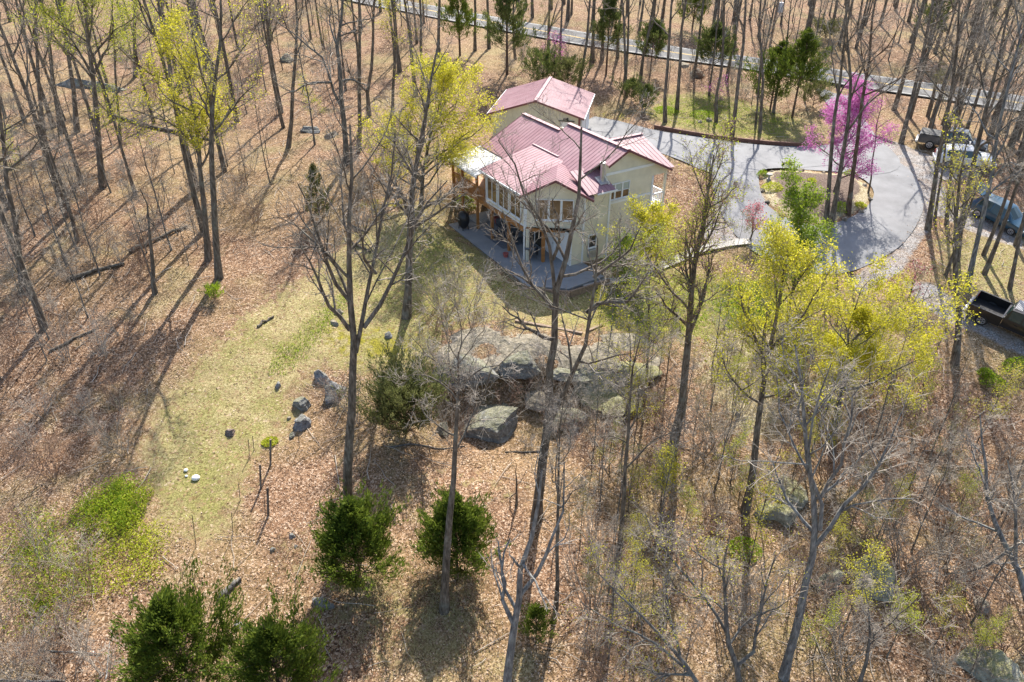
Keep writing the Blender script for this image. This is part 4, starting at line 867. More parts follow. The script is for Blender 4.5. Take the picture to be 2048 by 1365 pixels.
# base px, trunk px, limbs px, radius, height, options, label
HERO = [
 dict(b=(692, 1052), t=[(695, 960), (702, 850), (706, 760), (712, 700), (700, 640), (697, 580), (698, 520), (698, 467), (697, 392), (705, 330), (700, 250)], r=.26, h=19, nl=7, t0=.62,
      l=[[(712, 705), (725, 655), (735, 592), (752, 547), (756, 492), (762, 452), (772, 412), (787, 354), (800, 280)], [(728, 655), (762, 605), (787, 567), (802, 530), (817, 482), (850, 420), (900, 370)],
         [(699, 660), (672, 622), (652, 597), (642, 562), (622, 517), (600, 470)], [(697, 600), (660, 545), (640, 480), (612, 400), (590, 350)], [(752, 547), (730, 520), (715, 480), (730, 420)]], m=bare,
      label='tall dark tree with several forking stems behind the left front cedar'),
 dict(b=(812, 634), t=[(814, 600), (818, 540), (820, 480), (822, 400), (830, 340), (845, 280)], r=.27, h=17, nl=12, t0=.3, l=[[(821, 450), (850, 420), (890, 405), (925, 380)], [(821, 430), (800, 380), (770, 330)]], m=bare,
      label='straight grey tree standing in the open lawn left of the house shadow'),
 dict(b=(1074, 1035), t=[(1085, 934), (1095, 859), (1099, 775), (1106, 700), (1111, 625), (1112, 580), (1120, 560), (1130, 524), (1136, 493), (1144, 452), (1150, 421), (1161, 386), (1163, 340), (1160, 300), (1163, 255)], r=.26, h=19.5, nl=6, t0=.6,
      l=[[(1111, 600), (1108, 548), (1103, 501), (1097, 462), (1077, 431), (1056, 401), (1044, 370), (1032, 330), (1022, 285), (1000, 262)], [(1097, 850), (1131, 770), (1154, 720), (1171, 675), (1174, 625), (1186, 562), (1189, 520), (1195, 470)],
         [(1174, 625), (1200, 597), (1249, 595), (1270, 571), (1290, 520)], [(1187, 555), (1233, 518), (1259, 493), (1280, 440)], [(1105, 520), (1120, 480), (1118, 430), (1100, 380)], [(1112, 620), (1080, 590), (1040, 570), (1005, 565)], [(1108, 680), (1060, 660), (1010, 600)]], m=bare,
      label='tallest twin-stemmed tree in front of the house, its crown crossing the roof'),
 dict(b=(1012, 1440), t=[(1020, 1330), (1031, 1248), (1040, 1193), (1039, 1160), (1044, 1130), (1059, 1098), (1061, 1060), (1080, 1020), (1084, 940)], r=.20, h=None, nl=3, t0=.3, sub=(3, 3, 2), l=[[(1041, 1190), (1056, 1173), (1081, 1143), (1101, 1093), (1124, 1048), (1131, 1023), (1136, 950)], [(1040, 1140), (1030, 1110), (1018, 1090)], [(1028, 1250), (1010, 1220), (1002, 1170), (1010, 1135), (1022, 1128)]], m=dead,
      label='blue-grey dead tree with bare hooked limbs at the bottom of the photo'),
 dict(b=(888, 1222), t=[(893, 1100), (900, 1020), (907, 930), (912, 850), (915, 780), (916, 735), (917, 705)], r=.20, h=None, nl=5, t0=.65, l=[[(917, 712), (924, 665), (914, 615), (926, 560)], [(917, 708), (940, 668), (945, 610), (960, 570)], [(916, 720), (893, 680), (885, 630), (870, 590)], [(915, 770), (897, 720), (860, 700), (820, 640)], [(916, 730), (935, 700), (960, 650), (985, 600)], [(914, 800), (880, 770), (850, 765), (800, 790)], [(914, 790), (950, 740), (1000, 720), (1040, 680)]], m=dict(trunk=M['bark'], crown=M['twig_pale']),
      label='slim tree standing in front of the right front cedar'),
 dict(b=(1342, 905), t=[(1362, 834), (1370, 746), (1376, 684), (1379, 625), (1384, 575), (1392, 525), (1397, 500), (1410, 440), (1420, 370), (1428, 310)], r=.25, h=None, nl=22, t0=.42, lr=.22, ang=.5, up=.7, l=[], m=dict(trunk=M['bark'], crown=M['twig_red'], leaves=M['leaf_lime']), nleaf=900, lsize=.11,
      label='dense brown upswept tree right of the house gable'),
 dict(b=(1490, 1022), t=[(1505, 934), (1512, 872), (1522, 822), (1532, 734), (1545, 670), (1556, 620), (1565, 560), (1575, 500)], r=.20, h=None, nl=14, t0=.45, lr=.26, l=[[(1535, 730), (1500, 660), (1480, 600), (1475, 560)], [(1540, 700), (1600, 640), (1640, 580), (1660, 540)]], m=leafy('leaf_yellow'), nleaf=6500, lsize=.13,
      label='yellow-green leafing tree below the turning loop, left of the broad one'),
 dict(b=(1568, 1352), t=[(1591, 1273), (1606, 1186), (1621, 1123), (1630, 1085), (1630, 1040), (1626, 990), (1614, 925), (1609, 859), (1605, 796), (1597, 740), (1590, 690)], r=.19, h=None, nl=5, t0=.55, l=[[(1640, 1060), (1642, 1009), (1639, 985), (1626, 946), (1620, 884), (1634, 821), (1652, 759), (1670, 700)], [(1632, 1090), (1649, 1079), (1664, 1049), (1704, 1010), (1732, 967), (1752, 947), (1771, 905), (1800, 850)], [(1642, 995), (1654, 972), (1674, 937), (1686, 905), (1700, 850), (1712, 780), (1745, 730)], [(1632, 1070), (1600, 1040), (1560, 990), (1540, 930)]], m=dead,
      label='grey tree with a wide fan of forking limbs above the mossy boulder'),
 dict(b=(2090, 1290), t=[(2060, 1210), (2046, 1173), (2026, 1123), (2011, 1090), (1998, 1068), (1986, 1043), (1975, 990), (1965, 900), (1960, 830)], r=.17, h=None, nl=6, t0=.4, l=[[(2030, 1130), (2036, 1070), (2040, 1000), (2030, 900)], [(2020, 1100), (1990, 1120), (1940, 1150), (1890, 1155), (1850, 1150)]], m=dead,
      label='grey leaning tree at the lower right edge of the photo'),
 dict(b=(1482, 1400), t=[(1479, 1365), (1472, 1323), (1459, 1293), (1454, 1240), (1450, 1198), (1446, 1150), (1447, 1110), (1460, 1070)], r=.14, h=None, nl=5, t0=.35, l=[[(1456, 1270), (1414, 1211), (1362, 1163), (1324, 1128), (1294, 1098), (1270, 1060)], [(1475, 1330), (1497, 1330), (1509, 1273), (1521, 1210), (1540, 1150)], [(1448, 1140), (1400, 1100), (1370, 1060), (1340, 1040)]], m=pale, nleaf=300, lsize=.09,
      label='pale many-limbed small tree at the bottom right of centre'),
 dict(b=(1412, 1450), t=[(1395, 1365), (1352, 1303), (1292, 1240), (1255, 1202), (1222, 1172), (1190, 1140)], r=.12, h=None, nl=5, t0=.35, l=[[(1385, 1350), (1330, 1312), (1270, 1280), (1200, 1260), (1150, 1238)], [(1360, 1310), (1330, 1240), (1318, 1180)], [(1380, 1345), (1340, 1358), (1270, 1345), (1240, 1340)]], m=pale, nleaf=300, lsize=.09,
      label='pale low tree whose limbs sweep left along the bottom edge'),
 dict(b=(1719, 1372), t=[(1728, 1330), (1736, 1300), (1741, 1278), (1740, 1240), (1733, 1203), (1726, 1165)], r=.09, h=None, nl=4, t0=.4, l=[[(1741, 1280), (1763, 1257), (1786, 1238), (1819, 1210), (1844, 1183), (1865, 1160)]], m=pale, label='thin forked grey sapling below the large mossy boulder'),
 dict(b=(1665, 905), t=[(1672, 840), (1684, 780), (1695, 720), (1705, 680), (1735, 650)], r=.2, h=None, nl=7, t0=.4, l=[[(1700, 700), (1760, 655), (1806, 611), (1845, 592), (1875, 580), (1895, 570)], [(1705, 680), (1760, 645), (1810, 645), (1850, 660)], [(1695, 720), (1700, 640), (1715, 600), (1740, 560)], [(1685, 780), (1760, 760), (1800, 725), (1850, 700)], [(1700, 700), (1650, 640), (1630, 580)]], m=leafy('leaf_yellow', 'bark_pale', 'twig_pale'), nleaf=9800, lsize=.14,
      label='broad yellow-green leafing tree between the loop and black pickup'),
 dict(b=(1580, 640), t=[(1582, 590), (1590, 540), (1600, 490), (1600, 430), (1595, 380)], r=.10, h=None, nl=16, t0=.2, lr=.35, ang=.6, up=.6, l=[[(1583, 580), (1620, 530), (1650, 480)], [(1583, 590), (1555, 520), (1545, 450)]], m=leafy('leaf_green'), nleaf=5000, lsize=.17,
      label='bright green young tree in front of the planted island'),
 dict(b=(1292, 580), t=[(1292, 540), (1298, 500), (1302, 460), (1306, 425)], r=.06, h=None, nl=16, t0=.1, lr=.5, ang=.65, up=.5, l=[[(1292, 560), (1260, 510), (1235, 470)], [(1293, 560), (1330, 510), (1345, 460)]], m=leafy('leaf_yellow'), nleaf=5200, lsize=.16, label='bright yellow leafing shrub against the right house wall'),
 dict(b=(1262, 585), t=[(1255, 555), (1250, 520), (1245, 490)], r=.05, h=None, nl=12, t0=.1, lr=.5, ang=.6, up=.5, l=[], m=leafy('leaf_green'), nleaf=2200, lsize=.15, label='fresh green shrub at the front right corner of the house'),
 dict(b=(842, 405), t=[(845, 350), (852, 310), (862, 270), (872, 230), (885, 190), (892, 165)], r=.16, h=None, nl=24, t0=.12, lr=.66, ang=.85, up=.3, l=[[(845, 360), (800, 320), (760, 280), (730, 260)], [(848, 340), (900, 290), (930, 260), (960, 250)], [(852, 310), (900, 320), (940, 310)], [(843, 380), (800, 360), (770, 330)]], m=leafy('leaf_yellow'), nleaf=11000, lsize=.17,
      label='golden-yellow leafing tree left of the house and garage'),
 dict(b=(930, 395), t=[(928, 370), (925, 345)], r=.05, h=None, nl=8, t0=.1, lr=.6, l=[], m=leafy('leaf_yellow'), nleaf=700, lsize=.13, label='small yellow leafing sapling by the deck posts'),
 dict(b=(1290, 805), t=[(1294, 740), (1297, 690), (1298, 640), (1299, 590), (1300, 530), (1302, 480)], r=.09, h=None, nl=13, t0=.35, lr=.28, l=[[(1296, 700), (1330, 640), (1350, 590)]], m=leafy('leaf_lime'), nleaf=1500, lsize=.11, label='slender leafing tree below the garden path, left of the dense brown tree'),
 dict(b=(1250, 850), t=[(1258, 780), (1262, 720), (1262, 680), (1255, 640)], r=.08, h=None, nl=9, t0=.4, lr=.3, l=[[(1262, 740), (1278, 750), (1284, 780), (1290, 810)], [(1262, 735), (1220, 738), (1190, 750)]], m=pale, nleaf=250, lsize=.1, label='slim pale tree on the right end of the rock ledge'),
 dict(b=(1240, 1095), t=[(1243, 1020), (1250, 950), (1256, 890), (1260, 840)], r=.13, h=12, nl=8, t0=.4, l=[], m=bare, label='dark slender trunk below the rock ledge, left of the leafing saplings'),
 dict(b=(1112, 1215), t=[(1114, 1130), (1116, 1060), (1118, 980), (1122, 900), (1120, 830)], r=.10, h=12, nl=8, t0=.45, l=[], m=bare, label='thin dark trunk right behind the blue-grey dead tree'),
 dict(b=(1322, 1012), t=[(1325, 970), (1326, 940), (1322, 915)], r=.05, h=None, nl=8, t0=.2, lr=.45, l=[[(1325, 980), (1290, 960), (1270, 990)]], m=leafy('leaf_yellow'), nleaf=900, lsize=.12, label='small yellow leafing sapling below the rocks right of centre'),
 # left woods
 dict(b=(437, 557), t=[(431, 467), (428, 417), (423, 342), (423, 250), (424, 200), (431, 150), (438, 97), (445, 40)], r=.24, h=19, nl=10, t0=.5, l=[[(424, 240), (400, 190), (380, 150)]], m=leafy('leaf_yellow'), nleaf=1500, label='dark straight trunk at the edge of the lawn, right of a pair'),
 dict(b=(416, 520), t=[(411, 442), (401, 342), (395, 270), (385, 215), (372, 165), (360, 110), (350, 60)], r=.22, h=None, nl=12, t0=.4, l=[[(397, 290), (430, 250), (450, 200)], [(388, 225), (330, 200), (290, 130)], [(398, 300), (350, 250), (270, 215), (240, 215)]], m=leafy('leaf_yellow'), nleaf=6000, lsize=.15, label='yellow-crowned leafing tree at the left, paired with a dark trunk'),
 dict(b=(310, 587), t=[(303, 492), (296, 417), (290, 390), (280, 378)], r=.17, h=None, nl=6, t0=.6, lr=.25, ang=2.2, up=-.4, l=[], m=bare, label='broken-topped dead trunk with drooping branches in the left woods'),
 dict(b=(45, 584), t=[(38, 492), (28, 417), (13, 355), (5, 250)], r=.2, h=17, nl=10, l=[], m=bare, label='dark tree nearest the left edge of the photo'),
 dict(b=(205, 375), t=[(198, 290), (193, 225), (185, 150), (175, 62), (168, 0)], r=.25, h=19, nl=11, t0=.42, l=[[(184, 150), (150, 90), (110, 30)], [(186, 150), (215, 90), (222, 30)]], m=leafy('leaf_lime'), nleaf=4500, lsize=.15, label='large lime-leafed tree in the upper left woods'),
 dict(b=(153, 264), t=[(147, 190), (142, 140), (138, 115)], r=.24, h=14, nl=8, t0=.5, l=[[(140, 118), (120, 90), (95, 50)], [(141, 120), (165, 60)]], m=leafy('leaf_lime'), nleaf=1500, label='stout trunk forking low in the upper left woods'),
 dict(b=(121, 268), t=[(114, 210), (108, 175), (100, 110), (93, 50)], r=.22, h=17, nl=9, l=[], m=leafy('leaf_lime'), nleaf=2500, label='slanting lime-leafed tree at far upper left'),
 dict(b=(88, 283), t=[(82, 220), (78, 175), (73, 75), (70, 0)], r=.19, h=17, nl=9, l=[], m=bare, label='bare trunk left of the slanting lime-leafed tree'),
 dict(b=(240, 293), t=[(235, 220), (232, 175), (227, 75), (225, 0)], r=.13, h=15, nl=9, l=[], m=leafy('leaf_lime'), nleaf=1800, label='slim lime-leafed tree right of the largest at upper left'),
 dict(b=(270, 155), t=[(269, 75), (272, 0)], r=.22, h=16, nl=9, l=[], m=leafy('leaf_lime'), nleaf=2200, label='straight trunk high in the upper left woods behind the yellow crown'),
 dict(b=(575, 296), t=[(582, 240), (587, 175), (592, 100), (592, 0)], r=.19, h=18, nl=9, l=[], m=bare, label='tall dark trunk left of the forked pale-limbed tree'),
 dict(b=(692, 328), t=[(690, 250), (680, 205), (684, 175), (677, 125), (672, 88), (684, 45), (684, 0)], r=.25, h=17, nl=7, t0=.5, l=[[(683, 215), (668, 185), (660, 155), (652, 125), (619, 100), (587, 70), (555, 50)], [(664, 165), (630, 162), (600, 172), (557, 190)], [(682, 165), (700, 160), (735, 175)]], m=pale, label='forked pale-limbed tree in the woods left of the garage'),
 dict(b=(717, 303), t=[(718, 200), (719, 100), (719, 0)], r=.2, h=18, nl=9, l=[], m=bare, label='straight dark trunk close right of the forked pale tree'),
 dict(b=(738, 232), t=[(735, 180), (745, 125), (747, 25)], r=.19, h=16, nl=9, l=[[(735, 185), (700, 150), (690, 110)]], m=bare, label='crooked trunk behind the forked pale tree'),
 dict(b=(786, 276), t=[(785, 200), (790, 125), (790, 62), (785, 0)], r=.17, h=17, nl=9, l=[], m=leafy('leaf_yellow'), nleaf=1600, label='slim yellow-budded trunk behind the golden tree'),
 dict(b=(832, 192), t=[(825, 125), (817, 62), (810, 0)], r=.2, h=17, nl=9, l=[], m=leafy('leaf_lime'), nleaf=1300, label='leaning trunk above the golden tree, left of its twin'),
 dict(b=(847, 190), t=[(843, 100), (840, 0)], r=.17, h=17, nl=9, l=[], m=bare, label='straight trunk above the golden tree, right of its twin'),
 dict(b=(877, 120), t=[(878, 60), (879, 0)], r=.2, h=16, nl=8, l=[], m=bare, label='dark trunk near the road left of the small conical evergreen'),
 dict(b=(950, 102), t=[(950, 50), (950, 0)], r=.18, h=16, nl=8, l=[], m=bare, label='dark trunk just right of the conical evergreen by the road'),
 dict(b=(978, 98), t=[(976, 50), (975, 0)], r=.2, h=17, nl=8, l=[], m=bare, label='thick dark trunk by the road between the evergreen and the pine'),
 dict(b=(1097, 110), t=[(1097, 50), (1100, 0)], r=.18, h=16, nl=8, l=[[(1097, 70), (1108, 30), (1118, 0)]], m=bare, label='forked dark trunk on the bank behind the garage'),
 dict(b=(1156, 174), t=[(1165, 135), (1172, 100), (1178, 30), (1180, 0)], r=.17, h=17, nl=8, l=[], m=bare, label='leaning trunk rising right behind the garage roof'),
 dict(b=(1187, 125), t=[(1187, 60), (1190, 0)], r=.15, h=16, nl=8, l=[], m=bare, label='slim dark trunk on the road bank behind the garage'),
 dict(b=(1204, 122), t=[(1206, 60), (1209, 0)], r=.2, h=17, nl=8, l=[], m=bare, label='thick dark trunk among road-bank evergreens behind the garage'),
 dict(b=(1253, 194), t=[(1250, 100), (1246, 0)], r=.16, h=17, nl=8, l=[], m=bare, label='straight trunk between the garage and the timber kerb'),
 dict(b=(1281, 158), t=[(1289, 100), (1301, 50), (1306, 0)], r=.17, h=17, nl=8, l=[[(1297, 65), (1315, 30), (1320, 0)]], m=bare, label='leaning forked trunk on the bank above the drive'),
 dict(b=(1331, 244), t=[(1330, 175), (1336, 125), (1340, 50), (1343, 0)], r=.18, h=18, nl=8, l=[], m=bare, label='crooked trunk at the left end of the timber kerb'),
 dict(b=(1354, 222), t=[(1359, 150), (1362, 75), (1372, 0)], r=.19, h=18, nl=8, l=[], m=bare, label='second trunk from the left end of the timber kerb'),
 dict(b=(1433, 244), t=[(1434, 188), (1446, 125), (1449, 0)], r=.16, h=18, nl=8, l=[], m=bare, label='trunk on the verge beside the garden stones'),
 dict(b=(1464, 272), t=[(1474, 200), (1486, 100), (1491, 0)], r=.19, h=19, nl=8, l=[], m=bare, label='tall leaning trunk right at the middle of the timber kerb'),
 dict(b=(1520, 267), t=[(1526, 150), (1518, 60), (1522, 0)], r=.15, h=17, nl=8, l=[], m=bare, label='slim trunk by the timber kerb right of the leaning one'),
 dict(b=(1511, 255), t=[(1516, 190), (1520, 120)], r=.1, h=13, nl=7, l=[], m=bare, label='thin trunk close behind the slim kerbside one'),
 dict(b=(1653, 445), t=[(1663, 308), (1675, 182), (1685, 130), (1690, 60)], r=.17, h=18, nl=8, t0=.5, l=[[(1675, 185), (1665, 130), (1660, 80)]], m=bare, label='left stem of the dark trio on the planted island'),
 dict(b=(1662, 452), t=[(1678, 356), (1697, 261), (1700, 213), (1702, 150), (1695, 80)], r=.18, h=18, nl=7, t0=.5, l=[[(1699, 258), (1735, 207), (1764, 182), (1789, 163), (1820, 130)], [(1701, 200), (1730, 120), (1745, 60)]], m=bare, label='middle forked stem of the dark trio on the planted island'),
 dict(b=(1697, 428), t=[(1707, 340), (1720, 245), (1732, 150), (1745, 50), (1750, 0)], r=.17, h=19, nl=8, l=[], m=leafy('leaf_yellow', 'bark_red'), label='brownish right stem of the trio on the planted island'),
 dict(b=(1737, 386), t=[(1743, 340), (1748, 302), (1755, 240)], r=.07, h=9, nl=7, l=[], m=bare, label='thin dark sapling at the right end of the planted island'),
 dict(b=(1802, 288), t=[(1821, 213), (1837, 150), (1850, 90), (1860, 30)], r=.2, h=18, nl=9, l=[[(1842, 130), (1870, 80), (1885, 30)]], m=bare, label='leaning grey trunk beside the gravel parking, left of the dark pickup'),
 dict(b=(1856, 460), t=[(1868, 371), (1887, 261), (1906, 166), (1915, 80)], r=.19, h=18, nl=9, l=[], m=bare, label='tall dark trunk between the loop and the gravel, in front of the white car'),
 dict(b=(1870, 442), t=[(1880, 370), (1890, 300), (1895, 240)], r=.1, h=14, nl=8, l=[], m=bare, label='thin trunk close beside the tall one by the loop'),
 dict(b=(1894, 449), t=[(1903, 340), (1910, 250)], r=.13, h=16, nl=8, l=[[(1897, 420), (1912, 360), (1925, 300)]], m=bare, label='narrow forked trunk between the loop and the blue car'),
 dict(b=(1913, 520), t=[(1922, 450), (1938, 371), (1957, 276), (1985, 182)], r=.22, h=18, nl=9, l=[], m=bare, label='thick trunk in front of the blue car, on its left'),
 dict(b=(1935, 578), t=[(1960, 466), (1973, 387), (1985, 340), (1995, 260), (2017, 166)], r=.17, h=18, nl=8, l=[[(1972, 395), (2005, 370), (2040, 350)], [(1980, 360), (2020, 320), (2048, 330)]], m=dead, label='blue-grey trunk crossing in front of the blue car'),
 dict(b=(1911, 728), t=[(1914, 680), (1918, 625), (1912, 560), (1909, 500)], r=.21, h=13, nl=9, t0=.5, l=[], m=leafy('leaf_yellow'), nleaf=120, label='dark trunk just left of the black pickup'),
 dict(b=(2020, 580), t=[(2032, 510), (2045, 450), (2060, 380)], r=.13, h=15, nl=8, l=[], m=bare, label='trunk behind the black pickup at the right edge'),
 dict(b=(1032, 1012), t=[(1034, 975), (1031, 945), (1033, 930)], r=.08, h=None, nl=2, t0=.5, lr=.3, sub=(2, 2, 0), l=[[(1033, 985), (1020, 1010), (1015, 1000)]], m=bare, label='short broken snag below the rock ledge'),
]
for q, h in enumerate(HERO):
    rng = np.random.default_rng(100 + q)
    b, P = trunk_from_px(h['b'], h['t'], h.get('h'), rng)
    near = b[1] < 60
    limbs = [limb_px(b, l, rng) for l in h['l']]
    parts = hardwood(P, limbs, h['r'] * 1.0, rng, nl=h.get('nl', 8), t0=h.get('t0', .42), lr=h.get('lr', .26), ang=h.get('ang', .75), up=h.get('up', .35), sub=h.get('sub', (7, 6, 4) if near else (6, 4, 2)),
                     nleaf=int(h.get('nleaf', 0) * 2.6), lsize=h.get('lsize', .13) * .74, twig_r=1.3 if near else 1.5)
    shrub = 'shrub' in h['label'] or 'bush' in h['label']
    place_tree('shrub' if shrub else ('sapling' if 'sapling' in h['label'] else 'tree'), b, parts, h['m'], h['label'], 'shrub' if shrub else 'tree')

# redbuds: short spreading trees covered in blossom along the branches
def redbud(bpx, hgt_, spread, nl, nflo, label, mat='petal', seed=0, size=.12):
    rng = np.random.default_rng(seed); b = G(*bpx)
    T = np.array([[0, 0, -.2], [.1, 0, hgt_ * .3], [0, .1, hgt_ * .6], [.1, .1, hgt_]])
    parts = hardwood(T, [], .05 + .012 * hgt_, rng, nl=nl, t0=.18, lr=spread, ang=.85, up=.65, sub=(6, 4, 2), nleaf=nflo, lsize=size)
    place_tree('redbud_tree', b, parts, leafy(mat, 'bark', 'twig'), label, 'tree')
redbud((1668, 388), 7.2, .56, 24, 20000, 'magenta blossoming redbud at the far end of the planted island', seed=1, size=.115)
redbud((1108, 152), 3.6, .55, 9, 900, 'small pink redbud on the bank behind the garage', seed=2)
redbud((1310, 118), 3.0, .5, 8, 500, 'small pink redbud by the road above the drive', seed=3)
redbud((1428, 212), 2.2, .8, 7, 500, 'low spreading pink redbud on the verge', seed=4)
redbud((1500, 480), 2.2, .6, 9, 700, 'little rose-pink blossoming tree beside the garden path', 'petal_rose', seed=5)
redbud((1815, 600), 2.0, .5, 6, 160, 'tiny pink redbud in front of the black pickup', 'petal_rose', seed=6)

# evergreens
def evergreen(height, rad, rng, nb=70, per=26, size=.20, shape='cedar', t0=.04, up=.55):
    T = np.array([[0, 0, -.2], [0, 0, height * .5], [0, 0, height]]); T = resample(T, 9); TR = (.03 * height * .5 * np.linspace(1, .1, 9))[None]
    wood = [tubes(T[None], TR, 7)]
    t = t0 + (1 - t0) * (np.arange(nb) + rng.random(nb)) / nb; az = np.arange(nb) * 2.4 + rng.normal(0, .4, nb)
    if shape == 'cedar': rr = rad * np.clip(np.minimum((1 - t) * 1.25 + .04, .6 + t * 2.0), .05, 1)
    elif shape == 'juniper': rr = rad * np.sqrt(np.clip(1 - (t * 1.05 - .1) ** 2, .05, 1))
    else: rr = rad * np.clip(1.1 - t, .1, 1) ** .8
    lump = 1 + .28 * np.sin(az * 2 + t * 9 + rng.random() * 6) + .18 * np.sin(az * 5 - t * 17)
    rr = rr * lump * rng.uniform(.55, 1.2, nb)
    base = np.stack([0 * t, 0 * t, t * height * .92], 1); d = np.stack([np.cos(az), np.sin(az), np.full(nb, up)], 1)
    Q = base[:, None] + d[:, None] * (rr[:, None] * np.linspace(0, 1, 4))[..., None]; Q[:, 1:] += rng.normal(0, .05, (nb, 3, 3)); Q[:, 3, 2] += .18 * rr
    wood.append(tubes(Q, (.012 + .006 * rr)[:, None] * np.linspace(1, .3, 4), 4))
    S, Sr = grow(Q, np.full((nb, 4), .02), 6, .45, 1, .40, .55, .55, 3, rng, wig=.15, lmin=.15)
    C = pts_on(S, max(4, int(per / 2.6)), rng, .05, size * .34); C = np.concatenate([C, pts_on(Q, max(4, per // 3), rng, .4, size * .5)])
    dirs = norm(C * [1, 1, 0]) * .8 + [0, 0, 1.5]
    lv = quads_at(C, size * .85, rng, .26, dirs, .5)
    return {'trunk': merge(wood), 'foliage': lv}
def put_ever(bpx, hh, rad, label, mat='leaf_cedar', seed=0, name='cedar', cat='tree', **kw):
    b = G(*bpx)
    if b[1] > 62: rad *= 1.3; kw['per'] = int(kw.get('per', 26) * 1.5)
    parts = evergreen(hh, rad, np.random.default_rng(seed), **kw)
    return place_tree(name, b, parts, {'trunk': M['bark_red'], 'foliage': M[mat]}, label, cat)
put_ever((722, 1165), 5.2, 2.25, 'bushy green cedar in front, larger of the front pair, with a dark trunk rising behind', seed=1, nb=170, per=64, size=.24)
put_ever((915, 1145), 5.0, 2.0, 'bushy green cedar in front, right of the pair, behind a slim trunk', seed=2, nb=160, per=64, size=.24)
put_ever((575, 1425), 5.4, 2.5, 'round dark green cedar cut by the bottom edge', seed=3, nb=170, per=64, size=.22)
put_ever((388, 1385), 6.0, 2.5, 'yellow-green cedar at the lower left, cut by the bottom edge', seed=4, nb=170, per=70, size=.24)
put_ever((312, 1395), 3.0, 1.1, 'thin young cedar at the left flank of the lower-left cedar', seed=5, nb=50, per=24, size=.2)
put_ever((1072, 1275), 2.2, .8, 'small green cedar beside the blue-grey dead tree', seed=6, nb=50, per=30, size=.18)
put_ever((812, 872), 3.4, 2.2, 'wide olive juniper shrub beside the boulders below the lawn', 'leaf_juniper', 7, 'juniper', 'shrub', nb=150, per=60, size=.22, shape='juniper', up=.8)
put_ever((640, 440), 4.6, 1.2, 'dark juniper at the edge of the leaf litter left of the lawn', 'leaf_juniper', 8, 'juniper', 'shrub', nb=70, per=26, size=.2, shape='cedar')
put_ever((430, 600), 1.0, .7, 'low green bush at the foot of the dark straight trunk', 'leaf_green', 9, 'bush', 'shrub', nb=40, per=20, size=.14, shape='juniper')
put_ever((920, 112), 9.5, 1.9, 'conical dark evergreen beside the road', 'leaf_cedar', 10, 'cedar', nb=80, per=30, size=.34, t0=.18)
put_ever((1014, 150), 11, 2.3, 'bright green pine left of the garage', 'leaf_pine', 11, 'pine_tree', nb=80, per=34, size=.36, t0=.2)
put_ever((1086, 178), 3.6, 1.8, 'olive evergreen bush behind the garage ridge', 'leaf_pine', 12, 'juniper', 'shrub', nb=60, per=24, size=.3, shape='juniper')
put_ever((1135, 180), 3.0, 1.6, 'low olive evergreen behind the right half of the garage roof', 'leaf_juniper', 13, 'juniper', 'shrub', nb=50, per=24, size=.3, shape='juniper')
put_ever((1212, 150), 8.5, 2.2, 'tall dark evergreen on the bank right of the garage', 'leaf_pine', 14, 'pine_tree', nb=70, per=26, size=.34, t0=.35)
put_ever((1300, 150), 6.0, 2.0, 'green pine by the road above the verge', 'leaf_pine', 15, 'pine_tree', nb=70, per=26, size=.32, t0=.3)
put_ever((1384, 62), 9.0, 2.6, 'wide dark evergreen beyond the road at the top', 'leaf_cedar', 16, 'cedar', nb=90, per=30, size=.38, t0=.08)
put_ever((1419, 175), 6.8, 2.6, 'flat-topped cedar on the bank between road and verge', 'leaf_pine', 17, 'cedar', nb=80, per=30, size=.32, t0=.35)
put_ever((1540, 220), 6.8, 2.3, 'dark cedar right of the verge, left of a pair', 'leaf_cedar', 18, 'cedar', nb=90, per=30, size=.32, t0=.1)
put_ever((1584, 236), 8.6, 2.4, 'round-headed green cedar right of the verge, right of a pair', 'leaf_cedar', 19, 'cedar', nb=90, per=30, size=.32, t0=.32)
put_ever((1625, 215), 2.4, 1.2, 'low dark evergreen near the drive mouth', 'leaf_juniper', 20, 'juniper', 'shrub', nb=40, per=20, size=.26, shape='juniper')
put_ever((1262, 205), 2.3, 1.3, 'small green pine bush on the bank near the apron', 'leaf_pine', 21, 'juniper', 'shrub', nb=40, per=22, size=.26, shape='cedar')
put_ever((1290, 222), 2.6, 1.1, 'young light green pine beside the mossy verge', 'leaf_pine', 22, 'pine_tree', nb=40, per=22, size=.24)
put_ever((1650, 78), 1.6, 1.8, 'rounded grey-green bush beyond the road', 'leaf_juniper', 23, 'juniper', 'shrub', nb=40, per=20, size=.3, shape='juniper')
put_ever((1850, 110), 7, 2.2, 'pale green pine beyond the road at the upper right', 'leaf_pine', 24, 'pine_tree', nb=60, per=18, size=.34, t0=.3)

# woods: the many other trees, from a few shared shapes
def shared_tree(seed, H_, r, nl, leaf=None, nleaf=0, m=bare, lsize=.16, sub=(5, 4, 2), lean=.05, t0=.4, lr=.26):
    rng = np.random.default_rng(seed); k = 7; z = np.linspace(0, H_, k)
    P = np.stack([np.cumsum(rng.normal(0, lean, k)) * H_ / 6, np.cumsum(rng.normal(0, lean, k)) * H_ / 6, z], 1); P -= P[0]; P[0, 2] = -.3
    parts = hardwood(P, [], r, rng, nl=nl, t0=t0, lr=lr, sub=sub, nleaf=nleaf, lsize=lsize, twig_r=1.5)
    return {k: np_mesh('woods_' + k, V, F, m[k], k != 'leaves') for k, (V, F) in parts.items()}
WOODS = [shared_tree(40 + i, 16 + i % 3, .15 + .02 * (i % 4), 9) for i in range(6)]
BUDS = [shared_tree(60 + i, 14 + i, .14, 10, nleaf=3000, lsize=.12, m=leafy(['leaf_lime', 'leaf_yellow', 'leaf_olive'][i])) for i in range(3)]
